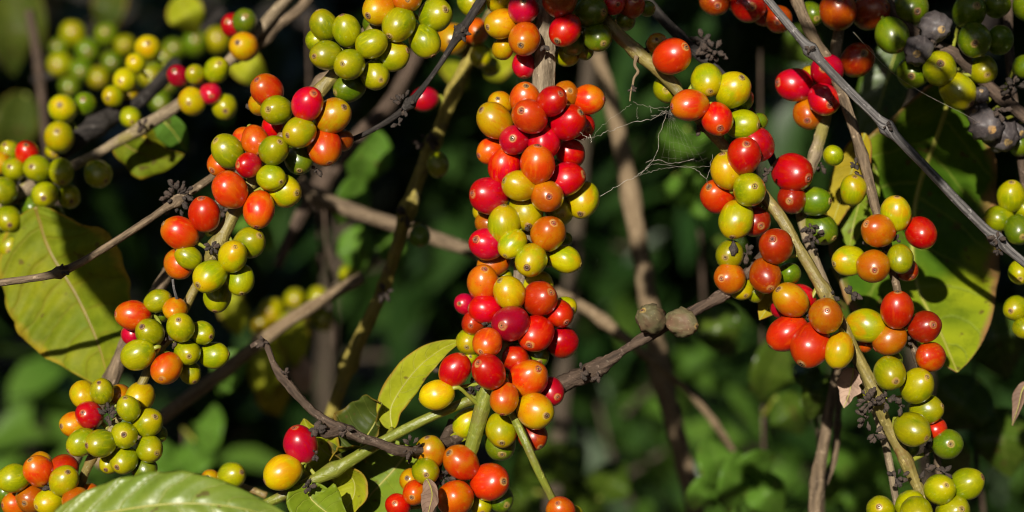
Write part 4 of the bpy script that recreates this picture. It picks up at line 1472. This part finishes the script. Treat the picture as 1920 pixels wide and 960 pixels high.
# --- leafy shoots out of focus low in the background
SHOOTS = [
    ('bright green blurred shoot at the lower right between the dim stems', 'fresh', .60, [(1600, 850, 60, -40, -70), (1610, 900, 60, 60, 50), (1570, 910, 55, -50, 60), (1650, 880, 40, 60, -10), (1630, 930, 50, 20, 80)]),
    ('bright green blurred shoot below the pale leaning stem', 'fresh', .30, [(1385, 910, 46, -30, 90), (1345, 860, 44, -30, -70), (1420, 880, 40, 60, -40), (1320, 930, 36, -40, 40), (1440, 930, 40, 50, 60)]),
    ('green blurred shoot at the lower left above the bottom leaf', 'fresh', .60, [(335, 870, 46, -30, -60), (300, 860, 40, -60, 0), (390, 800, 36, 20, -70), (370, 850, 40, 50, -30)]),
    ('dim green blurred leaves behind the cobweb', 'fresh', .5, [(1270, 275, 42, -30, 60), (1340, 270, 36, 30, 50), (1290, 345, 50, 40, 30), (1310, 370, 40, -60, 10)]),
    ('green leaves out of focus left of the thick grey stem', 'fresh', .36, [(690, 300, 46, -40, 90), (660, 380, 36, -40, 70), (480, 440, 34, 60, 40)]),
    ('dark green blurred shoot at the right edge', 'gloss', .28, [(1870, 640, 60, 30, 120), (1800, 760, 60, -60, 80), (1880, 830, 56, 20, 110), (1780, 860, 46, 50, 60)]),
    ('blurred green shoot between the dim stems and the withered leaf scrap', 'gloss', .16, [(1535, 745, 36, -30, 70), (1515, 700, 30, -40, -30)]),
    ('dim blue-green blurred shoot under the green hanging stem', 'gloss', .6, [(1000, 880, 46, -60, 60), (1060, 860, 46, 60, -40), (980, 940, 46, -40, 30), (1100, 930, 46, 60, 30), (1150, 900, 40, 40, -60)]),
    ('dim leaves out of focus in the upper left corner', 'dark', .8, [(20, 60, 46, 10, 140), (60, 40, 36, 20, 130), (30, 240, 44, -30, 110), (200, 20, 36, -30, 80)]),
    ('yellow-green leaves out of focus above the blurred grey branch', 'lime', .42, [(350, 30, 36, 30, 60), (470, 130, 30, 60, 50), (300, 250, 30, -30, 50), (930, 120, 34, -30, 40), (860, 140, 30, 30, 40)]),
    ('green leaves out of focus between the dead twig and the right branch', 'gloss', .4, [(1370, 480, 40, 60, 50), (1500, 90, 40, -50, 40), (1350, 620, 44, 40, 80), (1450, 700, 50, -40, 90), (1480, 780, 40, 40, 60)]),
]
for q, (lb, m, d, lv) in enumerate(SHOOTS):
    mx = sum(a[0] for a in lv) / len(lv)
    my = max(a[1] for a in lv)
    B = branch(lb, (mx, my, d), group='leafy shoots out of focus', cat='leafy shoot', name='leafy_shoot')
    rs = random.Random(q)
    top = min(a[1] for a in lv)
    stq = Stem(B, [(mx + 20, my + 260, d + .05, 9), (mx + 10, my + 80, d + .03, 8), (mx, my, d + .02, 7), (mx - 5, top, d + .02, 4)], 'dark', sides=8)
    for w, (x, y, hw, dx, dy) in enumerate(lv):
        j = stq.near(x, y)[0]
        sx, sy, sd, sw = stq.s[j]
        leaf(B, [(x - dx * .6, y - dy * .6, d), (x, y, d - .012), (x + dx * .6, y + dy * .6, d + .01)], hw, m, roll=rs.uniform(-.6, .6), seed=90 + q * 7 + w, nv=6, midrib=False, nu=8, thick=0.0005,
             petiole=[(sx, sy, sd)] if math.hypot(sx - x + dx * .6, sy - y + dy * .6) < 80 else None)

# --- cobweb strung between the central column and the right branch
def web():
    V, F = [], []
    def thread(path, r=0.00005, n=8, jit=0.0006):
        sm = catmull(path, n)
        pts = [P(*s) + Vector((RND.gauss(0, jit * .4), RND.gauss(0, jit * .6), RND.gauss(0, jit * .4))) for s in sm]
        me = tube('web_thread', pts, [r * RND.uniform(.7, 1.5) for _ in pts], 4, cap=False)
        b = len(V)
        V.extend(v.co.copy() for v in me.vertices)
        F.extend(tuple(b + i for i in p.vertices) for p in me.polygons)
        bpy.data.meshes.remove(me)
    thread([(1090, 262, -.015), (1109, 258, -.014), (1145, 245, -.012), (1185, 230, -.01), (1225, 222, -.008), (1250, 205, 0)], .00009)
    thread([(1109, 258, -.014), (1130, 235, -.012), (1165, 210, -.01), (1183, 195, -.008)])
    thread([(1105, 252, -.014), (1109, 268, -.014)], .00015)
    thread([(1088, 248, -.015), (1100, 258, -.015), (1109, 258, -.014)], .00013)
    thread([(1188, 192, -.008), (1230, 203, -.004), (1255, 200, 0)], .00008)
    thread([(1196, 200, -.008), (1194, 215, -.008), (1196, 222, -.008)])
    thread([(1125, 368, -.01), (1155, 350, -.01), (1190, 332, -.01), (1215, 312, -.01), (1233, 283, -.008), (1235, 255, -.006), (1250, 215, 0)], .00009)
    thread([(1190, 332, -.01), (1220, 322, -.01), (1250, 315, -.008), (1300, 315, -.005), (1325, 334, -.004), (1336, 290, 0)], .00008)
    thread([(1325, 334, -.004), (1327, 345, -.004)])
    thread([(1200, 328, -.01), (1222, 308, -.009), (1260, 311, -.006), (1310, 312, -.003), (1338, 312, 0)])
    thread([(1211, 316, -.01), (1218, 323, -.01)])
    thread([(1212, 305, -.01), (1230, 300, -.009), (1262, 306, -.006), (1300, 300, -.002)], .00008)
    for k in range(6):
        a = k / 5
        thread([(1238 + 4 * a, 215 + 80 * a, -.006), (1262 + 10 * a, 232 + 72 * a - 6, -.004), (1300 + 8 * a, 240 + 62 * a, -.001), (1318 + 8 * a, 232 + 62 * a, .002)], 0.000012, 5, .0004)
    for k in range(7):
        a = k / 6
        thread([(1255, 205, 0), (1250 + 35 * a, 250, -.004), (1240 + 80 * a, 305, -.004)], 0.000012, 5, .0004)
    for k in range(8):
        x, y = RND.uniform(1215, 1260), RND.uniform(205, 222)
        thread([(x, y, -.004), (x + RND.uniform(-12, 12), y + RND.uniform(-7, 7), -.004), (x + RND.uniform(-18, 18), y + RND.uniform(-9, 9), -.004)], .00004, 3)
    o = mesh_obj('cobweb', raw('cobweb', V, F), None, WEB)
    o['label'] = 'fine torn cobweb strung between the central column and the right branch'
    o['category'] = 'cobweb'
    def strand(label, path):
        sm = catmull(path, 10)
        pts = [P(*s) for s in sm]
        q = mesh_obj('cobweb_strand', tube('cobweb_strand', pts, [.00008] * len(pts), 5), None, WEB)
        q['label'] = label
        q['category'] = 'cobweb strand'
        q['group'] = 'single cobweb strands'
    strand('long pale cobweb strand running to the green cherries at the top right', [(1600, 60, -.02), (1660, 125, -.01), (1715, 165, 0), (1760, 190, .005), (1810, 215, .01), (1850, 240, .02)])


web()
B = branch('dangling withered tendril with shrivelled crumbs above the cobweb', (1190, 110, -.004), group=None, cat='tendril', name='withered_tendril')
Stem(B, [(1193, 105, -.004, 9), (1190, 122, -.005, 6), (1196, 134, -.006, 5), (1189, 146, -.006, 5), (1186, 160, -.006, 4), (1183, 170, -.006, 3), (1181, 190, -.006, 2.5)], 'tan', sides=6, rough=.3)
buds(B, 1186, 168, -.006, 6, 6, 5, BUD2)
B = branch('short pale broken leaf stalk above the lower left bunch', (328, 545, -.01), group=None, cat='twig', name='broken_twig')
Stem(B, [(324, 524, -.012, 5), (326, 540, -.013, 5), (331, 558, -.012, 6), (336, 568, -.006, 6)], 'slate', sides=6)

# --- leafy twigs added out of the frame to cast shadows
SHADES = []


def shade_branch(label, spots, t0):
    """leaves added on an unseen twig to keep the sun off the pixels listed"""
    c = P(*spots[0][:3]) + SUN * t0
    B = thing('added_shade_twig', label, 'leafy twig', c, 'unseen leafy twigs added for their shade')
    rs = random.Random(len(label))
    V, F = [], []
    pts = []
    for (px, py, d, L, ux, uy) in spots:
        p = P(px, py, d) + SUN * (t0 + rs.uniform(-.02, .02))
        pts.append(p)
        dv = (RIGHT * ux - UP * uy).normalized()
        dv = (dv - SUN * dv.dot(SUN)).normalized()
        add_leaf(V, F, p - dv * L * .5, dv, SUN, L, L * .24, 0.05, rs)
    adopt(mesh_obj('leaf', raw('leaf', V, F), None, CROWN['a']), B)
    lift = Vector((0, 0, .035))
    sp = catmull([tuple(q + lift) for q in [pts[0] + Vector((-.2, -.05, .12))] + pts + [pts[-1] + Vector((.1, 0, .02))]], 5)
    adopt(mesh_obj('stem', tube('stem', sp, [.0022] * len(sp), 6), None, BARK['grey']), B)


shade_branch('leafy twig above the upper right of the scene throwing shade on the green fruit', [(1615, 0, .03, .045, 1, .1), (1600, 95, .03, .035, 1, .3), (1690, 30, .03, .03, .4, 1), (1850, 40, .03, .06, .3, 1)], .42)
shade_branch('leafy twig above the top centre throwing shade on the brown red fruit', [(1120, 0, 0, .08, 1, .1), (1185, 45, 0, .05, 1, .4), (1040, -25, 0, .07, 1, 0)], .40)
shade_branch('leafy twig shading half of the pale leaf at left', [(215, 444, .08, .11, .447, .894)], .46)
shade_branch('leafy twig shading the upper part of the big glossy leaf', [(1760, 400, .09, .055, .3, 1), (1825, 430, .09, .05, .2, 1), (1700, 330, .1, .05, .3, 1), (1790, 430, .09, .05, .6, 1)], .52)

for i, (x, y, h, rx, lb) in enumerate([(-2.1, -0.5, 3.2, 0.95, 'unseen tall coffee tree added left of the photographer to cut sky light'), (1.9, -0.7, 3.2, 0.95, 'unseen tall coffee tree added right of the photographer to cut sky light'),
                                       (-2.5, 1.6, 3.6, 1.1, 'unseen tall coffee tree added beyond the left edge to cut sky light'), (2.5, 1.5, 3.6, 1.1, 'unseen tall coffee tree added beyond the right edge to cut sky light'),
                                       (1.0, -3.0, 3.4, 1.2, 'unseen tall coffee tree added behind the photographer to cut sky light')]):
    shrub(x, y, h, rx, 500 + i, 1700, 'b', lb, lw=(0.10, 0.18), zlo=0.15, name='added_coffee_tree', cat='tree', group='unseen coffee trees added to cut sky light', trunk_w=0.05, limbs=30)  # added out of view to cut the fill from the sky

# unseen tall trees added as a canopy that blocks the sky
for i, (x, y, h, rx, zl, n, lb) in enumerate([(0.6, 0.9, 4.9, 2.9, .66, 5200, 'unseen spreading tree added over the coffee shrubs to block the sky'), (-1.6, -2.3, 5.4, 2.3, .68, 2600, 'unseen spreading tree added over the photographer to block the sky'),
                                              (2.2, -2.0, 5.2, 2.2, .62, 2600, 'unseen spreading tree added right of the photographer to block the sky')]):
    shrub(x, y, h, rx, 700 + i, n, 'b', lb, lw=(0.16, 0.30), zlo=zl, name='added_shade_tree', cat='tree', group='unseen trees added to block the sky', trunk_w=0.07, limbs=40, sag=.1)


def added_woodland():  # ring of trees added out of view against low sky light
    rnd = random.Random(5)
    V, F = [], []
    for i in range(16):
        a = 2 * math.pi * i / 16 + .1
        cx, cy = 9 * math.sin(a), 9 * math.cos(a)
        pts = [Vector((cx, cy, .4 * q)) for q in range(10)]
        me = tube('tree_trunk', pts, [.09 - .006 * q for q in range(10)], 7)
        b = len(V)
        V.extend(v.co.copy() for v in me.vertices)
        F.extend(tuple(b + q for q in p.vertices) for p in me.polygons)
        bpy.data.meshes.remove(me)
        for _ in range(900):
            d = Vector((rnd.gauss(0, 1), rnd.gauss(0, 1), rnd.gauss(-.2, .6))).normalized()
            p = Vector((cx, cy, 2.3)) + Vector((rnd.gauss(0, 1), rnd.gauss(0, 1), rnd.gauss(0, 1))) * .95
            p.z = min(max(p.z, .3), 4.4)
            add_leaf(V, F, p, d, Vector((rnd.gauss(0, .5), rnd.gauss(0, .5), 1)), rnd.uniform(.3, .5), .11, .3, rnd)
    o = mesh_obj('added_woodland', raw('added_woodland', V, F), None, CROWN['b'])
    o['kind'] = 'stuff'
    o['label'] = 'unseen ring of dark trees added to block the low sky'


added_woodland()
